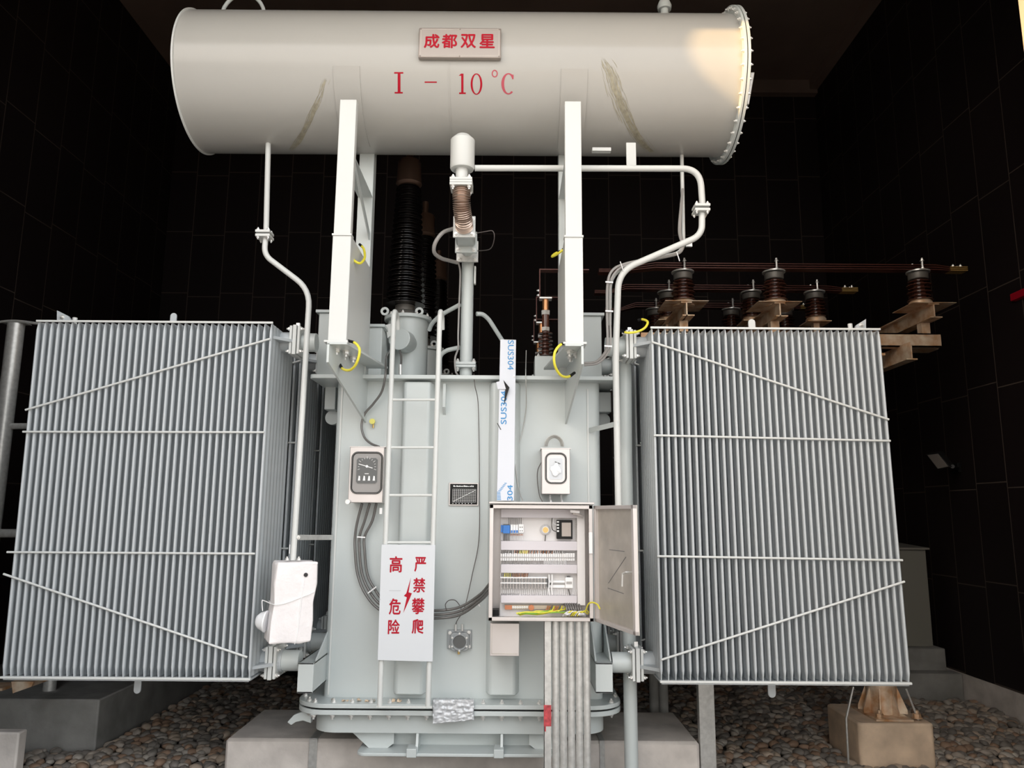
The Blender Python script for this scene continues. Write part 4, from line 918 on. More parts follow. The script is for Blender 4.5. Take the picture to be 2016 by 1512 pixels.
# earth bar and bundle of yellow green wires along the bottom
pbox(993, 1192, 1140, 1199, 0.03, 'earth_bar', 'earth_bar_metal', bevel=0.001); pbox(994, 1191.5, 1008, 1200, 0.034, 'bar_end', 'orange_terminal'); q = pl(1046, 1196, .03); MB().lathe([(0.018, 0), (0.018, 0.012)], q, (0, -1, 0), 20).build('insulator_knob', M['orange_terminal'], K_)
for i in range(7): bolt(K_, pl(1010 + i * 4.6, 1195.5, .03), (0, -1, 0), 0.006)
wires = []
for i in range(13):
    y0 = 1209 + rnd.uniform(-2.5, 2.5); d = 0.06 + rnd.uniform(0, 0.05); m = 'wire_green' if i % 4 == 0 else 'wire_yellow'
    e = rnd.choice([(1082, 1197), (1090, 1196), (1098, 1197), (1110, 1196), (1122, 1197), (1132, 1200), (1140, 1205)])
    P = [pl(1017 + rnd.uniform(-1, 6), y0, d), pl(1032 + rnd.uniform(-3, 3), y0 - 2.5, d), pl(1050, y0 - 2 + rnd.uniform(-1, 1), d), pl(1068 + rnd.uniform(-4, 4), y0 - 3 + rnd.uniform(-1.5, 1.5), d), pl(e[0], e[1] + 4, 0.06), pl(e[0] + 2, e[1], 0.035)]
    MB().tube(spline(P, 5), 0.0042, 6).build('earth_wire', M[m], K_)
for i in range(8):
    x = 1076 + i * 4; P = [pl(x - 6, 1206 + rnd.uniform(-2, 2), .08), pl(x, 1200, .07), pl(x + 3, 1193, .04)]; MB().tube(spline(P, 5), 0.0036, 6).build('loose_wire', M[['wire_brown', 'wire_brown', 'cable', 'wire_yellow'][i % 4]], K_)
for i in range(7):
    x = 1112 + i * 4.5; P = [pl(x, 1188, .05), pl(x + 4, 1198, .08), pl(x + 6 + rnd.uniform(-2, 6), 1212, .09)]; MB().tube(spline(P, 5), 0.007, 7).build('sheathed_cable', M['cable'], K_)
for i in range(9):
    x = 1108 + i * 4; P = [pl(x, 1213, .1), pl(x + 6, 1206 + rnd.uniform(-2, 2), .11), pl(x + 15, 1203 + rnd.uniform(-2, 3), .1), pl(x + 22, 1209, .09)]; MB().tube(spline(P, 5), 0.0038, 6).build('earth_wire', M['wire_yellow' if i % 3 else 'wire_white'], K_)
rn2 = random.Random(8)
for px in (1117, 1144):
    vs = [pl(px + rn2.uniform(-8, 8), 1211 + rn2.uniform(-5, 3), .10 + rn2.uniform(0, .05)) for _ in range(12)]
    bm = bmesh.new(); [bm.verts.new(v) for v in vs]; bmesh.ops.convex_hull(bm, input=bm.verts[:]); bm.verts.index_update()
    MB().add([v.co.copy() for v in bm.verts], [tuple(l.index for l in f.verts) for f in bm.faces]).build('crumpled_bag', M['plastic_film'], K_, smooth=10); bm.free()
pbox(969, 1201, 982, 1213, 0.12, 'cable_gland', 'rubber', d0=0.02)
# door
hx, hyy = kx1 + 0.002, KY - 0.01; fe = at(1248.5, 1125, 4.37); dv = Vector((fe.x - hx, fe.y - hyy, 0)); DW = dv.length; dv.normalize(); dn = Vector((-dv.y, dv.x, 0))   # dn: towards the outside face
if dn.x < 0: dn = -dn
hp = Vector((hx, hyy, 0))
def dpt(u, z, w=0.0): return hp + dv * u + dn * w + Vector((0, 0, z))
def dbox(u0, u1, z0, z1, w0, w1): return MB().prism([dpt(u0, z0, w0), dpt(u1, z0, w0), dpt(u1, z1, w0), dpt(u0, z1, w0)], dn * (w1 - w0))
dz0, dz1 = kz0 + 0.004, kz1 - 0.004
D = dbox(0.004, DW, dz0, dz1, 0.022, 0.026).build('door', M['stainless_dull'], K_)
mb = MB()
for u0, u1, z0, z1 in ((0.004, 0.03, dz0, dz1), (DW - 0.03, DW, dz0, dz1), (0.004, DW, dz0, dz0 + 0.022), (0.004, DW, dz1 - 0.022, dz1)):
    n0 = len(mb.v); mb.prism([dpt(u0, z0, 0), dpt(u1, z0, 0), dpt(u1, z1, 0), dpt(u0, z1, 0)], dn * 0.024)
mb.build('door_rim', M['stainless'], D, bevel=0.002)
mb = MB(); zc = (dz0 + dz1) / 2
for u0, z0, u1, z1 in ((0.20, zc + .09, 0.42, zc + .09), (0.44, zc + .06, 0.18, zc - .11), (0.17, zc - .14, 0.40, zc - .15)): mb.bar(dpt(u0, z0, 0.0213), dpt(u1, z1, 0.0213), 0.004, 0.001, dn)
mb.build('pencil_mark', M['dial'], D)
MB().tube([dpt(DW - .07, zc - .02, .022), dpt(DW - .07, zc - .02, -.02), dpt(DW - .09, zc - .03, -.03), dpt(DW - .10, zc - .10, -.03)], 0.006, 8).build('latch', M['zinc'], D)
MB().cyl(dpt(DW - .06, zc - .02, .026), dpt(DW - .06, zc - .02, .05), 0.011, 12).build('key_lock', M['zinc'], D)
q = at(1164, 1050, KY - 0.012); MB().box((q.x - 0.016, KY - 0.02, at(1164, 1090, KY).z), (q.x + 0.008, KY - 0.004, at(1164, 1048, KY).z)).build('hinge_sleeve', M['strap_white'], K_, bevel=0.003)
MB().tube(spline(pts((1152, 1205, 4.98), (1158, 1190, 4.93), (1166, 1186, 4.90), (1176, 1190, 4.86), (1181, 1199, 4.83)), 6), 0.005, 6).build('door_earth_wire', M['wire_yellow'], K_)

# small stainless tray end below the cabinet
a, b = at(965, 1227, 5.1), at(1022, 1292, 5.1); TR_ = empty('tray_cover', 'small square stainless tray cover under the left of the cabinet', 'tray', ((a.x + b.x) / 2, 5.385, b.z))
MB().box((a.x, 5.1, b.z), (b.x, 5.385, a.z)).build('tray_shell', M['stainless'], TR_, bevel=0.003)
a2, b2 = at(968, 1231, 5.098), at(1019, 1288, 5.098); mb = MB(); 
for q0, q1 in (((a2.x, b2.z), (b2.x, b2.z + .004)), ((a2.x, b2.z), (a2.x + .003, a2.z))): mb.box((q0[0], 5.098, q0[1]), (q1[0], 5.101, q1[1]))
mb.build('folded_edge', M['stainless_dull'], TR_)

# ------------------------------------------------------------------ cables across the tank front
for i, (dx, dy, lb) in enumerate(((-8, 1, 'outermost of the three black cables sweeping from the left gauge box to the cabinet'), (1, 0, 'middle of the three black cables sweeping from the left gauge box to the cabinet'), (11, -1, 'innermost of the three black cables sweeping from the left gauge box to the cabinet'))):
    st = (713, 728, 741)[i]
    hose('sweep_cable', lb, 'cable', pts((st, 991, 5.38), (712 + dx + (i * 5), 1025, 5.40), (707 + dx, 1056, 5.42), (707 + dx, 1085, 5.42), (712 + dx, 1130, 5.42), (727 + dx * .9, 1165 - dx * .6, 5.40), (752 + dx * .4, 1193 - dx, 5.36), (800, 1209 - dx, 5.35), (855, 1211 - dx * .8, 5.35), (905, 1204 - dx * .8, 5.33), (945, 1178 - dx * .7, 5.24), (964, 1158 - dx * .8, 5.12)), 0.0095, M['cable'], 'black cables to the cabinet', n=12)
for px, py, qx, qy in ((703, 1057, 719, 1058), (724, 1168, 741, 1155), (935, 1180, 945, 1194)):
    o = MB().bar(at(px, py, 5.37), at(qx, qy, 5.37), 0.004, 0.008).build('cable_tie', M['strap_white']); tag(o, {703: 'white tie round black cables below the left gauge box', 724: 'white tie round black cables beside the warning sign', 935: 'white tie round black cables beside the cabinet'}[px], 'cable tie')
hose('gauge_feed_cable', 'black cable hanging from the turret box and bending to the top of the left gauge', 'cable', pts((768, 690, 5.7), (760, 705, 5.5), (759, 735, 5.32), (752, 770, 5.36), (735, 795, 5.4), (718, 815, 5.42), (712, 838, 5.43), (717, 860, 5.42), (730, 873, 5.40), (747, 880, 5.36)), 0.0085, M['cable'])
hose('capillary_tube', 'thin reddish capillary tube dangling down the tank front past the chart plate', 'tube', pts((933, 736, 5.4), (935, 760, 5.34), (941, 790, 5.43), (943, 860, 5.45), (944, 950, 5.44), (943, 1060, 5.45), (930, 1130, 5.44), (915, 1195, 5.36), (900, 1222, 5.43), (897, 1232, 5.44)), 0.0028, M['capillary'], n=6)
hose('capillary_loop', 'small reddish capillary loop resting on black cables right of the sign', 'tube', pts((879, 1202, 5.33), (877, 1190, 5.36), (884, 1182, 5.40), (896, 1182, 5.42), (905, 1192, 5.38), (909, 1202, 5.32)), 0.003, M['capillary'], n=6)
hose('capillary_tube', 'thin grey capillary tube running down right of the film covered duct', 'tube', pts((1036, 690, 5.5), (1035, 740, 5.34), (1036, 800, 5.42), (1028, 850, 5.45), (1018, 885, 5.42), (1015, 920, 5.38), (1022, 965, 5.36), (1029, 986, 5.15)), 0.0035, M['capillary_grey'], n=6)
for i in range(3):
    r = 17 - i * 2.2; hose('capillary_coil', 'coiled grey capillary loops on top of the right gauge box', 'tube', [at(1091 + r * 1.1 * math.cos(math.radians(180 - 18 * k)), 879 - (r + 5) * math.sin(math.radians(180 - 18 * k)), 5.40 + i * .015) for k in range(11)], 0.0045, M['capillary_grey'], 'coil above the right gauge', sp=False, n=6)
for px, lb in ((1083, 'left of two short white tubes under the right gauge box'), (1105, 'right of two short white tubes under the right gauge box')): hose('gauge_tube', lb, 'tube', pts((px, 974, 5.36), (px, 982, 5.36), (px + 3, 992, 5.24)), 0.007, M['strap_white'], 'tubes under the right gauge box')
hose('gauge_side_wire', 'thin dark wire curving beside the left edge of the right gauge box', 'wire', pts((1066, 910, 5.35), (1059, 925, 5.38), (1058, 945, 5.42), (1062, 975, 5.38), (1068, 988, 5.2)), 0.003, M['capillary'], n=6)
# yellow and green earthing jumpers
def jumper(P, label):
    P = spline(P, 8); n = len(P); k = max(2, n // 7)
    o = empty('earth_jumper', label, 'earth wire', P[n // 2], 'yellow green earth jumpers')
    MB().tube(P[k - 1:n - k + 1], 0.0085, 10).build('yellow_wire', M['wire_yellow'], o)
    MB().tube(P[:k], 0.0095, 10).tube(P[n - k:], 0.0095, 10).build('black_end_sleeve', M['rubber'], o)
jumper(pts((691, 506, 4.85), (700, 515, 4.82), (710, 518, 4.85), (718, 507, 4.95), (716, 490, 5.05), (708, 481, 5.1)), 'yellow earth jumper looping at the middle joint of the left stand')
jumper(pts((686, 671, 4.70), (700, 676, 4.66), (708, 690, 4.64), (702, 715, 4.66), (690, 728, 4.72), (676, 727, 4.80), (668, 716, 4.90)), 'yellow earth jumper looping below the foot of the left stand')
jumper(pts((1114, 675, 4.70), (1102, 680, 4.66), (1092, 695, 4.64), (1092, 718, 4.66), (1103, 738, 4.72), (1118, 742, 4.80), (1131, 734, 4.88)), 'yellow earth jumper looping below the foot of the right stand')
jumper(pts((1112, 488, 4.90), (1103, 496, 4.9), (1094, 502, 4.95), (1087, 505, 5.0), (1092, 500, 5.08), (1102, 495, 5.12)), 'short yellow earth jumper at the middle joint of the right stand')
jumper(pts((1222, 650, 5.15), (1234, 655, 5.10), (1255, 653, 5.10), (1270, 645, 5.12), (1275, 634, 5.15), (1266, 629, 5.2), (1256, 630, 5.22)), 'yellow earth jumper arching over the top valve of the right radiator')

# ------------------------------------------------------------------ conduits from the ground to the cabinet
CY_ = 5.0; zt = kz0 - 0.002
for i, px in enumerate((1094, 1109, 1124.5, 1140, 1155)):
    x = at(px, 1330, CY_).x; o = MB().cyl((x, CY_, ZG - 0.05), (x, CY_, zt), 0.0225, 20).build('conduit', M['galvanised'])
    tag(o, ('first', 'second', 'third', 'fourth', 'fifth')[i] + ' galvanised conduit from the left under the control cabinet', 'conduit', 'galvanised conduits under the cabinet')
a, b = at(1071, 1300, 4.985), at(1085, 1300, 4.985)
CS = empty('channel_post', 'flat galvanised steel channel with a red paint patch left of the conduits', 'post', (a.x, 4.99, ZG))
mb = MB().box((a.x, 4.985, ZG - 0.05), (b.x, 4.991, zt)); mb.box((a.x, 4.985, ZG - 0.05), (a.x + 0.005, 5.03, zt)); mb.build('steel_channel', M['galvanised'], CS, bevel=0.001)
z0, z1 = at(1078, 1430, 4.985).z, at(1078, 1388, 4.985).z; MB().box((a.x - 0.0008, 4.9840, z0), (b.x + 0.0005, 5.0, z1)).build('red_paint', M['red_worn'], CS)
MB().box((a.x + 0.004, 4.9842, z0 - 0.03), (a.x + 0.012, 4.99, z0)).build('red_drip', M['red_worn'], CS)
# crumpled silver film over the flange
from mathutils import noise
FY = 5.262; mb = MB(); nx, nz = 40, 30; rnd = random.Random(3); vs = []; fs = []
for j in range(nz + 1):
    for i in range(nx + 1):
        px = 852 + (933 - 852) * i / nx; py = 1366 + (1425 - 1366) * j / nz; Y = FY - 0.006 - 0.009 * noise.noise(Vector((px * 0.16, py * 0.16, 1))) - 0.005 * noise.noise(Vector((px * 0.45, py * 0.4, 5)))
        if j < 6: Y = 5.262 + (6 - j) * 0.024
        q = at(px + (1.5 * noise.noise(Vector((py * .2, 3, 0))) if i in (0, nx) else 0), py - i / nx * 7 * (j / nz) ** 2, Y)
        if j < 6: q.z = 0.372 + rnd.uniform(0, 0.008)
        vs.append(q)
for j in range(nz):
    for i in range(nx): o = j * (nx + 1) + i; fs.append((o, o + 1, o + nx + 2, o + nx + 1))
mat('silver_film', (0.56, 0.58, 0.60), 0.28, metal=0.15)
o = mb.add(vs, fs).build('silver_wrap', M['silver_film'], smooth=40); tag(o, 'crumpled silver plastic wrap draped over the tank bottom flange', 'plastic wrap')
s = o.modifiers.new('s', 'SOLIDIFY'); s.thickness = 0.0015
# bits of rubble lying on the flange
rnd = random.Random(12)
for i in range(16):
    px = 690 + rnd.uniform(0, 100) if i < 13 else 655 + rnd.uniform(0, 30); q = at(px, 1383, 5.36); r = rnd.uniform(0.008, 0.018)
    bm = bmesh.new(); [bm.verts.new((q.x + rnd.uniform(-r, r), 5.36 + rnd.uniform(-.05, .05) * .3 + rnd.uniform(-r, r), 0.3625 + rnd.uniform(0, r * 1.3))) for _ in range(10)]; bmesh.ops.convex_hull(bm, input=bm.verts[:]); lo = min(v.co.z for v in bm.verts)
    for v in bm.verts: v.co.z += 0.3622 - lo
    bm.verts.index_update(); o = MB().add([v.co.copy() for v in bm.verts if v.link_faces], []).v; used = [v for v in bm.verts if v.link_faces]; ix = {v: k for k, v in enumerate(used)}
    o = MB().add([v.co.copy() for v in used], [tuple(ix[v] for v in f.verts) for f in bm.faces]).build('rubble_chip', M['concrete_tan' if i % 3 else 'stainless_dull'], smooth=15); bm.free(); tag(o, 'small crumb of brown rubble lying on the flange left of the ladder', 'rubble', 'rubble on the flange')

# ------------------------------------------------------------------ high voltage bushings on turrets
def shed_profile(h, r0, rs0, rs1, n):
    P = [(r0, 0)]
    for k in range(n):
        z = h * (k + 0.15) / n; dz = h / n; rs = rs0 + (rs1 - rs0) * k / n; rs *= (1.0 if k % 2 == 0 else 0.88); rr = r0 * (1 - 0.25 * k / n)
        P += [(rr, z), (rs, z + dz * 0.10), (rs, z + dz * 0.22), (rr, z + dz * 0.62)]
    P.append((r0 * 0.75, h)); return P
def hv(Y, label, full):
    k = (Y * 0.98) / (6.1 * 0.98); x0 = at(806, 340, 6.1).x; zc0, zc1 = at(806, 363, 6.1).z, at(806, 313, 6.1).z; zb0 = at(793, 603, 6.1).z; zt0 = at(808, 634, 6.1).z
    t = empty('high_voltage_bushing', label, 'bushing', (x0, Y, 2.576), 'high voltage bushings')
    MB().cyl((x0 + 0.03, Y, 2.576), (x0 + 0.03, Y, zt0), 0.165, 32).build('turret', M['paint'], t)
    MB().cyl((x0 + 0.03, Y, zt0), (x0 + 0.03, Y, zt0 + 0.03), 0.195, 32).build('turret_flange', M['paint'], t, bevel=0.004)
    for j in range(10): an = 2 * math.pi * j / 10 + .2; bolt(t, (x0 + .03 + .18 * math.cos(an), Y + .18 * math.sin(an), zt0 + .03), (0, 0, 1), 0.012)
    for dx in (-0.15, 0.13): MB().lathe([(0.035, 0), (0.035, 0.016), (0.016, 0.016), (0.016, 0)], (x0 + dx, Y - 0.08, zt0 + 0.065), (0, -1, 0), 16).build('lifting_eye', M['paint'], t)
    MB().lathe([(0.13, 0), (0.12, 0.03), (0.085, 0.06), (0.08, zb0 - zt0 - 0.03)], (x0, Y, zt0 + 0.03), (0, 0, 1), 28).build('base_fitting', M['insulator_cap'], t)
    MB().lathe(shed_profile(zc0 - zb0 - 0.02, 0.085, 0.165, 0.105, 46), (x0, Y, zb0), (0, 0, 1), 28).build('porcelain_sheds', M['porcelain_dark'], t, smooth=50)
    MB().lathe([(0.085, 0), (0.11, 0.02), (0.105, 0.04), (0.098, zc1 - zc0 - 0.02), (0.085, zc1 - zc0)], (x0, Y, zc0 - 0.02), (0, 0, 1), 28).build('copper_cap', M['copper_dull'], t)
    MB().cyl((x0, Y, zc1 - 0.01), (x0, Y, zc1 + 0.12), 0.03, 14).build('terminal_stud', M['copper_dull'], t)
    if full:
        q = at(786, 667, 5.78); MB().lathe([(0.088, 0), (0.088, 0.12), (0.07, 0.2)], q, (0.25, 1, 0), 28).build('terminal_box', M['paint'], t, bevel=0.004)
        q2 = at(765, 655, 5.76); MB().prism([at(758, 640, 5.76), at(770, 637, 5.76), at(776, 655, 5.76), at(763, 665, 5.76)], (0, 0.02, 0)).build('box_tab', M['paint_white'], t)
        MB().tube(spline(pts((787, 690, 5.8), (790, 705, 5.75), (789, 725, 5.7)), 5) , 0.009, 8).build('box_cable', M['cable'], t); MB().cyl(at(788, 718, 5.7), at(788, 738, 5.7), 0.014, 10).build('cable_gland', M['zinc'], t)
    return t
hv(6.10, 'front dark ribbed high voltage bushing on a grey turret, just right of left stand', True)
hv(7.30, 'middle dark ribbed high voltage bushing, half hidden behind the front one', False)
hv(8.75, 'rear dark ribbed high voltage bushing, deepest in the bay', False)
for lb, P in (('thin grey vent pipe sloping up from the turret to the relay pipe', ((845, 650, 5.9), (850, 637, 5.85), (868, 620, 5.75), (905, 600, 5.62))), ('thin grey vent pipe sloping down right from the relay pipe', ((938, 618, 5.64), (950, 618, 5.66), (962, 628, 5.7), (990, 672, 5.8))), ('thin grey vent pipe low between turret and relay pipe with a small valve', ((866, 740, 5.75), (866, 700, 5.75), (878, 690, 5.72), (905, 684, 5.66)))):
    P = pts(*P)
    if 'low between' in lb: P[0].z = 2.57
    o = MB().tube(bend(P, 0.06), 0.017, 10).build('vent_pipe', M['paint']); tag(o, lb, 'pipe', 'thin vent pipes on the cover')

# ------------------------------------------------------------------ low voltage bushings
def lv(Y, label):
    x0 = at(1074, 680, 5.95).x
    t = empty('low_voltage_bushing', label, 'bushing', (x0, Y, 2.576), 'low voltage bushings')
    zb_, z0, z1, z2, z3 = [at(1074, y, 5.95).z for y in (707, 703, 652, 612, 590)]
    MB().box((x0 - 0.09, Y - 0.13, 2.576), (x0 + 0.13, Y + 0.13, zb_)).build('mounting_box', M['paint'], t, bevel=0.006)
    for dx, dy in ((-.06, -.1), (.09, -.1), (-.06, .1)): bolt(t, (x0 + dx, Y + dy, zb_), (0, 0, 1), 0.012)
    MB().lathe([(0.03, 0), (0.03, 0.02)], (x0, Y, zb_), (0, 0, 1), 16).build('base_ring', M['zinc'], t)
    MB().lathe(shed_profile(z1 - z0, 0.03, 0.066, 0.058, 7), (x0, Y, z0), (0, 0, 1), 22).build('porcelain_sheds', M['porcelain'], t, smooth=50)
    MB().cyl((x0, Y, z1), (x0, Y, z1 + 0.03), 0.035, 6).build('clamp_nut', M['zinc'], t)
    MB().cyl((x0, Y, z1 + 0.03), (x0, Y, z2 - 0.02), 0.03, 14).build('dark_sleeve', M['porcelain'], t)
    MB().cyl((x0, Y, z2 - 0.035), (x0, Y, z2), 0.037, 6).build('clamp_nut', M['zinc'], t)
    MB().cyl((x0, Y, z2), (x0, Y, z3), 0.026, 14).build('copper_stud', M['copper'], t)
    MB().box((x0 - 0.05, Y - 0.04, z3), (x0 + 0.05, Y + 0.04, z3 + 0.012)).build('clamp_plate', M['zinc'], t)
    zz = at(1062, 534, 5.95).z
    MB().box((x0 - 0.052, Y - 0.04, z3 + 0.01), (x0 - 0.044, Y + 0.04, zz)).box((x0 - 0.052, Y - 0.04, zz), (x0 + 0.35, Y + 0.04, zz + 0.008)).build('riser_bar', M['busbar'], t)
    for dz in (0.03, 0.07): bolt(t, (x0 - 0.053, Y - 0.02, z3 + dz), (-1, 0, 0), 0.010)
    return t
lv(5.95, 'front low voltage bushing with copper stud, just left of right stand')
lv(6.75, 'middle low voltage bushing with copper stud, behind the front one')
lv(7.55, 'rear low voltage bushing with copper stud, deepest of its row')

# ------------------------------------------------------------------ busbars on post insulators
def post_insulator(px, Y, y0, y1, y2, label, group, sc):
    x = at(px, y1, Y).x; zb_, zt_ = at(px, y2, Y).z, at(px, y0, Y).z
    t = empty('post_insulator', label, 'insulator', (x, Y, zb_), group)
    h = zt_ - zb_
    MB().lathe([(0.10, 0), (0.10, h * 0.12), (0.085, h * 0.18)], (x, Y, zb_), (0, 0, 1), 28).build('base_fitting', M['rusty_galvanised'], t)
    MB().lathe(shed_profile(h * 0.64, 0.060, 0.112, 0.105, 6), (x, Y, zb_ + h * 0.15), (0, 0, 1), 28).build('porcelain_sheds', M['porcelain'], t, smooth=50)
    MB().lathe([(0.082, 0), (0.088, h * 0.04), (0.088, h * 0.17), (0.06, h * 0.19)], (x, Y, zb_ + h * 0.79), (0, 0, 1), 28).build('metal_cap', M['insulator_cap'], t)
    MB().lathe([(0.105, 0), (0.105, 0.012)], (x, Y, zt_ - 0.002), (0, 0, 1), 28).build('clamp_disc', M['zinc'], t)
    for dy in (-0.085, 0.085): MB().cyl((x, Y + dy, zt_ + 0.01), (x, Y + dy, zt_ + 0.115), 0.010, 8).build('clamp_stud', M['zinc'], t); bolt(t, (x, Y + dy, zt_ + 0.085), (0, 0, 1), 0.014); bolt(t, (x, Y + dy, zt_ + 0.01), (0, 0, 1), 0.014)
    return zt_, zb_
phases = ((6.9, (1345, 1525, 1810), 537, 604, 1178, 1897, 'front'), (7.6, (1315, 1480, 1605), 577, 636, 1170, 1683, 'middle'), (8.3, (1290, 1440, 1545), 611, 664, 1190, 1600, 'rear'))
BZ = {}
for Y, xs, y0, y2, xa, xe, nm in phases:
    for i, px in enumerate(xs):
        zt_, zb_ = post_insulator(px, Y, y0, (y0 + y2) / 2, y2, ('left', 'middle', 'right')[i] + ' brown ribbed post insulator under the ' + nm + ' row of busbars', 'brown post insulators', 1)
    BZ[nm] = zb_
    X0, X1 = at(xa, y0, Y).x, at(xe, y0, Y).x
    for k in range(3):
        z = zt_ + 0.018 + k * 0.022; zl = z - 0.055; d = (1 - k) * 0.006
        P0 = [(X0, zl + d * 1.6), (at(xa + 30, y0, Y).x, zl + d * 1.6), (at(xa + (110 if nm == 'front' else 60), y0, Y).x, z), (X1 - 0.28, z), (X1 - 0.16, z - 0.012 + d), (X1, z - 0.012 + d)]
        mb = MB()
        for (xa_, za), (xb_, zb2) in zip(P0[:-1], P0[1:]): mb.bar((xa_, Y, za), (xb_ + 0.002, Y, zb2), 0.10, 0.008)
        o = empty('busbar', ('lowest', 'middle', 'topmost')[k] + ' of three flat red brown busbars in the ' + nm + ' row', 'busbar', (X0, Y, z), 'red brown busbars')
        mb.build('bar', M['busbar'], o)
        MB().bar((X1 - 0.15, Y, z - 0.012 + d), (X1 + 0.012, Y, z - 0.012 + d), 0.104, 0.0095).build('bare_end', M['brass'], o)
        if k == 2:
            for dx, dy in ((-.04, -.025), (-.04, .025), (-.11, -.025)): bolt(o, (X1 + dx, Y + dy, z - 0.004 + d), (0, 0, 1), 0.013)
# steel beams carrying the insulators
zbm = BZ['front']
def ibeam(X, y0, y1, w, h, ztop, label):
    mb = MB(); mb.box((X - w / 2, y0, ztop - 0.012), (X + w / 2, y1, ztop)); mb.box((X - 0.006, y0, ztop - h), (X + 0.006, y1, ztop - 0.01)); mb.box((X - 0.04, y0, ztop - h), (X + 0.07, y1, ztop - h + 0.01))
    o = mb.build('steel_beam', M['rusty_galvanised']); tag(o, label, 'steel beam', 'galvanised beams behind the right radiator'); return o
for px, lb in ((1345, 'left'), (1525, 'middle'), (1822, 'right')):
    X = at(px, 604, 6.9).x
    mb = MB(); ibeam(X, 6.76, 9.0, 0.10, 0.135, zbm - 0.004, lb + ' galvanised beam running back under the front insulators')
    o = MB().box((X - 0.20, 6.74, zbm - 0.0042), (X + 0.20, 7.12, zbm)).build('insulator_plate', M['rusty_galvanised']); tag(o, lb + ' flat plate carrying a front row insulator', 'steel plate', 'plates under insulators')
    if px == 1822: XB = X
for Y, xs, y0, y2, *_ in phases[1:]:
    for px in xs:
        x = at(px, y2, Y).x; nm = 'middle' if Y < 8 else 'rear'
        o = MB().box((x - 0.12, Y - 0.12, BZ[nm] - 0.01), (x + 0.12, Y + 0.12, BZ[nm])).box((x - 0.03, Y - 0.03, zbm - 0.5), (x + 0.03, Y + 0.03, BZ[nm])).build('insulator_post', M['rusty_galvanised']); tag(o, 'short steel post carrying the %s insulator of the %s row' % (('left', 'middle', 'right')[xs.index(px)], nm), 'steel post', 'posts under insulators')
zc_ = at(1800, 656, 6.93).z
for px, lb in ((1345, 'left'), (1525, 'middle'), (1822, 'right')):
    X = at(px, 604, 6.9).x; o = MB().box((X - 0.03, 6.94, zc_ - 0.002), (X + 0.05, 7.02, zbm - 0.135)).build('spacer_block', M['rusty_galvanised']); tag(o, 'short steel block between cross channel and the ' + lb + ' beam', 'steel block')
o = MB().box((1.2, 6.93, zc_ - 0.13), (at(1850, 665, 6.95).x, 6.945, zc_)).box((1.2, 6.93, zc_ - 0.012), (at(1850, 665, 6.95).x, 7.03, zc_)).box((1.2, 6.93, zc_ - 0.13), (at(1850, 665, 6.95).x, 7.03, zc_ - 0.118)).build('steel_beam', M['rusty_galvanised']); tag(o, 'rusty orange cross channel passing behind the right radiator top', 'steel beam', 'galvanised beams behind the right radiator')
q = at(1783, 690, 6.85); zz = q.z
o = MB().bar((q.x, 6.75, zz - 0.02), (q.x - 0.02, 8.4, zz - 0.02), 0.012, 0.16).bar((q.x, 6.75, zz - 0.10), (q.x - 0.02, 8.4, zz - 0.10), 0.10, 0.012).build('steel_beam', M['rusty_galvanised']); tag(o, 'galvanised side beam under the cross channel at the right', 'steel beam', 'galvanised beams behind the right radiator')
o = MB().box((XB - 0.12, 7.03, zc_ - 0.13), (XB + 0.16, 7.2, zc_ + 0.01)).build('steel_plate', M['rusty_galvanised']); tag(o, 'rusty plate on the end of the cross channel at right', 'steel plate')

# ------------------------------------------------------------------ right pier, post, flat strap
a, b = atz(1696, 1424, 0.05), atz(1838, 1424, 0.05)
PR = empty('concrete_pier', 'tan rounded concrete pier under the right end of the right radiator', 'pier', ((a.x + b.x) / 2, a.y + 0.3, ZG - 0.19))
slab(MB(), rrect(a.x - 0.02, a.y, b.x, a.y + 0.62, 0.04), ZG - 0.5, 0.05).build('pier_block', M['concrete_tan'], PR, bevel=0.015)
PP = empty('steel_post', 'rusty galvanised round post with gusset plates on the right concrete pier', 'post', ((a.x + b.x) / 2, a.y + 0.3, 0.05))
pxm, pym = at(1737, 1390, a.y + 0.3).x, a.y + 0.3
MB().box((pxm - 0.17, a.y + 0.05, 0.05), (b.x - 0.13, a.y + 0.55, 0.066)).build('foot_plate', M['rusty_galvanised'], PP, bevel=0.003)
MB().cyl((pxm, pym, 0.06), (pxm, pym, zc_ - 0.35), 0.115, 28).build('post_tube', M['rusty_galvanised'], PP)
for k in range(8):
    an = 2 * math.pi * k / 8 + 0.3; d = Vector((math.cos(an), math.sin(an), 0)); q = Vector((pxm, pym, 0.066))
    MB().prism([q + d * 0.11, q + d * 0.18, q + d * 0.18 + Vector((0, 0, 0.03)), q + d * 0.125 + Vector((0, 0, 0.17)), q + d * 0.11 + Vector((0, 0, 0.2))], d.cross(Vector((0, 0, 1))) * 0.01).build('gusset_plate', M['rusty_galvanised'], PP)
for dx, dy in ((-.12, -.2), (.17, -.2)): bolt(PP, (pxm + dx, pym + dy, 0.066), (0, 0, 1), 0.03, M['rusty_galvanised'], 'anchor_bolt')
MB().box((pxm - 0.16, pym - 0.16, zc_ - 0.35), (pxm + 0.16, pym + 0.16, zc_ - 0.33)).build('head_plate', M['rusty_galvanised'], PP)
MB().box((pxm - 0.06, pym - 0.1, zc_ - 0.33), (pxm + 0.06, 8.6, zc_ - 0.14)).build('head_beam', M['rusty_galvanised'], PP)
hose('earth_strap', 'thin flat earth strap slanting down left of the steel post on the right pier', 'earth strap', [at(1680, 1352, a.y - 0.01), at(1666, 1415, a.y - 0.01), at(1671, 1512, a.y - 0.01)], 0.008, M['galvanised'], sp=False)
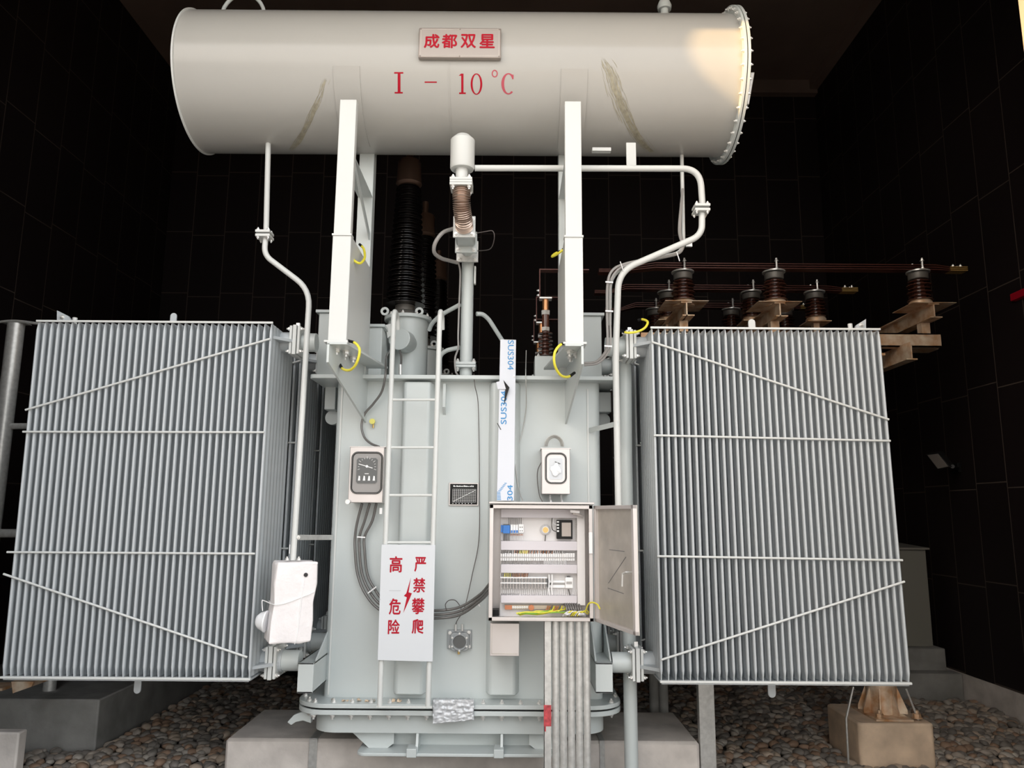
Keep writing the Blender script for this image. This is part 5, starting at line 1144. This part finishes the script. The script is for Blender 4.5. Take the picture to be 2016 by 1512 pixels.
hose('earth_strap', 'thin flat earth strap slanting down right of the steel post on the right pier', 'earth strap', [at(1784, 1356, a.y + 0.1), at(1809, 1420, a.y + 0.1)], 0.008, M['galvanised'], sp=False)
x0, x1 = at(1377, 1420, 5.72).x, at(1408, 1420, 5.72).x
o = MB().box((x0, 5.72, ZG - 0.3), (x1, 5.732, 0.9)).box((x0, 5.732, ZG - 0.3), (x0 + 0.01, 5.78, 0.9)).build('support_strap', M['galvanised'], bevel=0.003); tag(o, 'wide flat galvanised upright under the right radiator beside the foundation', 'post')
# foundation, straps over it
a, b = atz(444, 1454, 0.034), atz(1373, 1456, 0.034)
o = MB().box((a.x, a.y, ZG - 0.6), (b.x, a.y + 0.82, 0.034)).build('foundation_block', M['concrete'], bevel=0.02, seg=1); tag(o, 'wide grey concrete foundation block under the transformer', 'foundation')
FYr = a.y
def fstrap(px0, px1, label, back):
    x0, x1 = at(px0, 1470, FYr).x, at(px1, 1470, FYr).x
    o = MB().box((x0, FYr - 0.012, ZG - 0.1), (x1, FYr - 0.004, 0.042)).box((x0, FYr - 0.012, 0.035), (x1, FYr + back, 0.043)).build('earth_strap', M['galvanised'], bevel=0.002); tag(o, label, 'earth strap', 'straps over the foundation')
fstrap(609, 625, 'flat galvanised strap folded over the foundation edge, left of base plate', 0.3)
fstrap(1180, 1190, 'flat galvanised strap folded over the foundation edge, right of the conduits', 0.3)
q = at(600, 1412, 5.5)
o = MB().prism([at(x, y, 5.42) for x, y in ((565, 1422), (578, 1408), (594, 1402), (612, 1402), (612, 1424), (596, 1419), (582, 1422), (573, 1428))], (0, 0.05, 0)).build('lifting_hook', M['paint'], T, bevel=0.004)
for xx, lb in ((1294, 'left'), (1313, 'right')):
    x = at(xx, 1370, 6.6).x; o = MB().cyl((x, 6.75, ZG - 0.2), (x, 6.75, 0.9), 0.04, 16).build('slim_post', M['concrete_dark']); tag(o, lb + ' of two slim dark posts behind the right end of the foundation', 'post', 'slim posts behind the foundation')
# ------------------------------------------------------------------ left concrete, poles
q = atz(187, 1472, ZG); q2 = at(187, 1377, q.y)
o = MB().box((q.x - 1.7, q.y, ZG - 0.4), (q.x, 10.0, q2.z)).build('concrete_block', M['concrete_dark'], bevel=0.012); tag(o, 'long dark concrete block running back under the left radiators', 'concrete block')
BZt = q2.z; BY0 = q.y; BX1 = q.x
q = atz(28, 1530, ZG); q2 = at(28, 1442, q.y)
o = MB().box((q.x - 1.5, q.y, ZG - 0.4), (q.x, q.y + 0.10, q2.z)).build('concrete_slab', M['concrete'], bevel=0.012); tag(o, 'low pale concrete slab cut off by the left bottom corner of photo', 'concrete block')
x = at(32, 640, 6.3).x
LP = empty('galvanised_pole', 'tall galvanised pole at the left edge beside the left radiator', 'pole', (x, 6.3, BZt))
zt_ = at(32, 638, 6.3).z
MB().cyl((x, 6.3, BZt - 0.01), (x, 6.3, zt_), 0.066, 24).build('pole_tube', M['galvanised'], LP)
MB().box((x - 0.1, 6.25, zt_), (x + 0.1, 6.35, zt_ + 0.006)).build('top_plate', M['galvanised'], LP)
MB().tube(spline(pts((-30, 640, 6.25), (5, 633, 6.25), (35, 632, 6.25), (75, 637, 6.25), (110, 640, 6.3)), 6), 0.011, 8).build('top_strap', M['galvanised'], LP)
for py in (839, 1050): p0, p1 = at(0, py, 6.3), at(90, py, 6.3); MB().cyl((x, 6.3, p0.z), (p1.x, 6.3, p1.z), 0.026 if py < 900 else 0.035, 14).build('cross_tube', M['galvanised'], LP)
x = at(97, 1360, BY0 + 0.3).x; o = MB().cyl((x, BY0 + 0.3, BZt - 0.005), (x, BY0 + 0.3, 1.2), 0.05, 18).build('short_post', M['galvanised']); tag(o, 'short galvanised post standing on the dark concrete block at lower left', 'post')
o = MB().prism(pts((22, 1342, 5.9), (66, 1342, 5.9), (62, 1352, 5.9), (25, 1365, 5.9)), (0, 0.3, 0)).box((at(-70, 1350, 6.1).x, 5.95, at(40, 1352, 6.0).z - 0.02), (at(30, 1350, 6.1).x, 6.15, at(40, 1352, 6.0).z)).box((at(-70, 1350, 6.1).x, 5.95, BZt - 0.004), (at(-58, 1350, 6.1).x, 6.15, at(40, 1352, 6.0).z)).build('rusty_bracket', M['rusty_galvanised']); tag(o, 'rusty steel bracket under the left end of the left radiator', 'bracket')
# ------------------------------------------------------------------ kiosk and flood light on the right
KYy = 8.6; a, b = at(1700, 1272, KYy), at(1822, 1082, KYy)
KI = empty('kiosk_cabinet', 'plain grey kiosk cabinet with sloped roof behind the right radiator', 'cabinet', ((a.x + b.x) / 2, KYy + 0.4, a.z))
MB().box((a.x, KYy, a.z), (b.x, KYy + 0.7, b.z)).build('kiosk_body', M['kiosk_grey'], KI, bevel=0.005)
e = 0.03; MB().hexa([(a.x - e, KYy - e, b.z), (b.x + e, KYy - e, b.z), (b.x + e, KYy + .7 + e, b.z), (a.x - e, KYy + .7 + e, b.z)], [(a.x - e, KYy - e, b.z + .02), (b.x + e, KYy - e, b.z + .02), ((a.x + b.x) / 2 + .05, KYy + .4, b.z + .1), ((a.x + b.x) / 2 - .05, KYy + .4, b.z + .1)]).build('kiosk_roof', M['kiosk_grey'], KI)
o = MB().box((a.x - 0.1, KYy - 0.12, ZG - 0.2), (b.x + 0.06, KYy + 0.85, a.z)).box((a.x - 0.1, KYy - 0.3, ZG - 0.2), (b.x + 0.12, KYy - 0.12, a.z - 0.22)).build('kiosk_plinth', M['concrete_dark'], bevel=0.01); tag(o, 'stepped concrete plinth under the grey kiosk', 'plinth')
FX = XR - 0.33; P_ = [atx(px, py, FX + dx) for px, py, dx in ((1823, 894, 0.0), (1847, 891, 0.0), (1870, 920, .05), (1847, 925, .05))]
FL = empty('flood_light', 'small rectangular flood light on an arm on the dark right wall', 'flood light', atx(1878, 920, XR))
c = (P_[0] + P_[1] + P_[2] + P_[3]) / 4
nrm = (P_[1] - P_[0]).cross(P_[3] - P_[0]).normalized()
if nrm.dot(CAMP - c) > 0: nrm = -nrm
MB().prism(P_, nrm * 0.05).build('lamp_housing', M['black_plate'], FL, bevel=0.004)
MB().prism([c + (p - c) * 0.86 - nrm * 0.003 for p in P_], nrm * 0.004).build('lamp_glass', M['lamp_glass'], FL)
w = atx(1884, 921, XR); MB().tube([P_[2] + nrm * 0.03, (P_[2] + w) / 2 + Vector((0, 0, -0.02)), w + Vector((0.02, 0, 0))], 0.02, 10).build('lamp_arm', M['black_plate'], FL)
MB().box((XR - 0.03, w.y - 0.07, w.z - 0.05), (XR + 0.01, w.y + 0.07, w.z + 0.05)).build('wall_plate', M['black_plate'], FL, bevel=0.004)
q = atx(2010, 580, XR - 0.02); o = MB().box((q.x - 0.03, q.y - 0.11, q.z - 0.035), (XR + 0.01, q.y + 0.11, q.z + 0.035)).build('red_box', M['red'], bevel=0.005); tag(o, 'small red box on the right wall at the edge of the photo', 'box')

# ------------------------------------------------------------------ river pebbles
def pebble_meshes():
    from mathutils import noise
    out = []
    for k in range(6):
        bm = bmesh.new(); bmesh.ops.create_icosphere(bm, subdivisions=2, radius=1.0); o = Vector((k * 7.3, 1, 2))
        for v in bm.verts:
            d = 1 + 0.22 * noise.noise(v.co * 1.1 + o); v.co = Vector((v.co.x * d * 1.15, v.co.y * d * 0.9, v.co.z * d * 0.62))
        me = bpy.data.meshes.new('pebble'); bm.to_mesh(me); bm.free()
        for p in me.polygons: p.use_smooth = True
        me.materials.append(PEB[k]); out.append(me)
    return out
PM = pebble_meshes(); rnd = random.Random(21)
def project(p):
    d = p - CAMP; z = d.dot(_f); return 1008 + FPX * d.dot(_r) / z, 756 - FPX * d.dot(_u) / z
cand = []
def scatter(x0, x1, y0, y1, step):
    y = y0
    while y < y1:
        x = x0
        while x < x1:
            cand.append((x + rnd.uniform(-.4, .4) * step, y + rnd.uniform(-.4, .4) * step)); x += step
        y += step * 0.86
scatter(BX1 - 0.9, -1.95, 5.0, 9.2, 0.074); scatter(1.2, XR - 0.06, 5.0, 9.6, 0.074); scatter(-1.95, 1.2, 6.75, 9.2, 0.085)
fx0, fx1 = atz(444, 1454, 0.034).x, atz(1373, 1456, 0.034).x
pa, pb = atz(1696, 1424, 0.05), atz(1838, 1424, 0.05)
def blocked(x, y):
    if fx0 - .02 < x < fx1 + .02 and FYr - .02 < y < FYr + .85: return True
    if pa.x - .06 < x < pb.x + .04 and pa.y - .04 < y < pa.y + .67: return True
    if x < BX1 + .03 and y > BY0 - .04: return True
    if -1.1 < x < .45 and y < 9.3: return True
    return x > at(1690, 1300, KYy).x and y > KYy - .35 and x < at(1845, 1300, KYy).x + .1
cand = [c for c in cand if not blocked(*c)]
def visible(c):
    px, py = project(Vector((c[0], c[1], ZG)))
    if not (-5 < px < 2021 and py < 1518): return False
    if px < 505: return 1362 < py
    return px > 1290 and py > 1362 and not (1655 < px < 1842 and py < 1512 and c[1] > pa.y)
vis = sorted([c for c in cand if visible(c)], key=lambda c: c[1])
near = set(vis[:300]); rest = MB()
for c in cand:
    s = rnd.uniform(0.030, 0.054); k = rnd.randrange(6); z = ZG - 0.02 + rnd.uniform(-.012, .012)
    rot = Matrix.Rotation(rnd.uniform(0, 6.28), 3, 'Z') @ Matrix.Rotation(rnd.uniform(-.5, .5), 3, 'X')
    if c in near:
        o = bpy.data.objects.new('pebble', PM[k]); COL.objects.link(o); o.location = (c[0], c[1], z); o.rotation_euler = rot.to_euler(); o.scale = (s, s, s)
        tag(o, 'smooth river pebble in the gravel at lower left, between dark curb and foundation' if c[0] < 0 else 'smooth river pebble in the gravel at lower right, around the tan pier', 'pebble', 'pebbles at lower left' if c[0] < 0 else 'pebbles at lower right')
    else:
        rest.add([rot @ (v.co * s) + Vector((c[0], c[1], z)) for v in PM[k].vertices], [tuple(p.vertices) for p in PM[k].polygons])
me = bpy.data.meshes.new('pebble_bed'); me.from_pydata(rest.v, [], rest.f); me.update()
for p in me.polygons: p.use_smooth = True
for m in PEB: me.materials.append(m)
nf = len(PM[0].polygons); mi = [0] * len(me.polygons); cur = 0
for i in range(len(mi)):
    if i % nf == 0: cur = rnd.randrange(6)
    mi[i] = cur
me.polygons.foreach_set('material_index', mi)
o = bpy.data.objects.new('pebble_bed', me); COL.objects.link(o); tag(o, 'bed of grey and brown river pebbles reaching back under the transformer', 'pebbles', None, 'stuff')
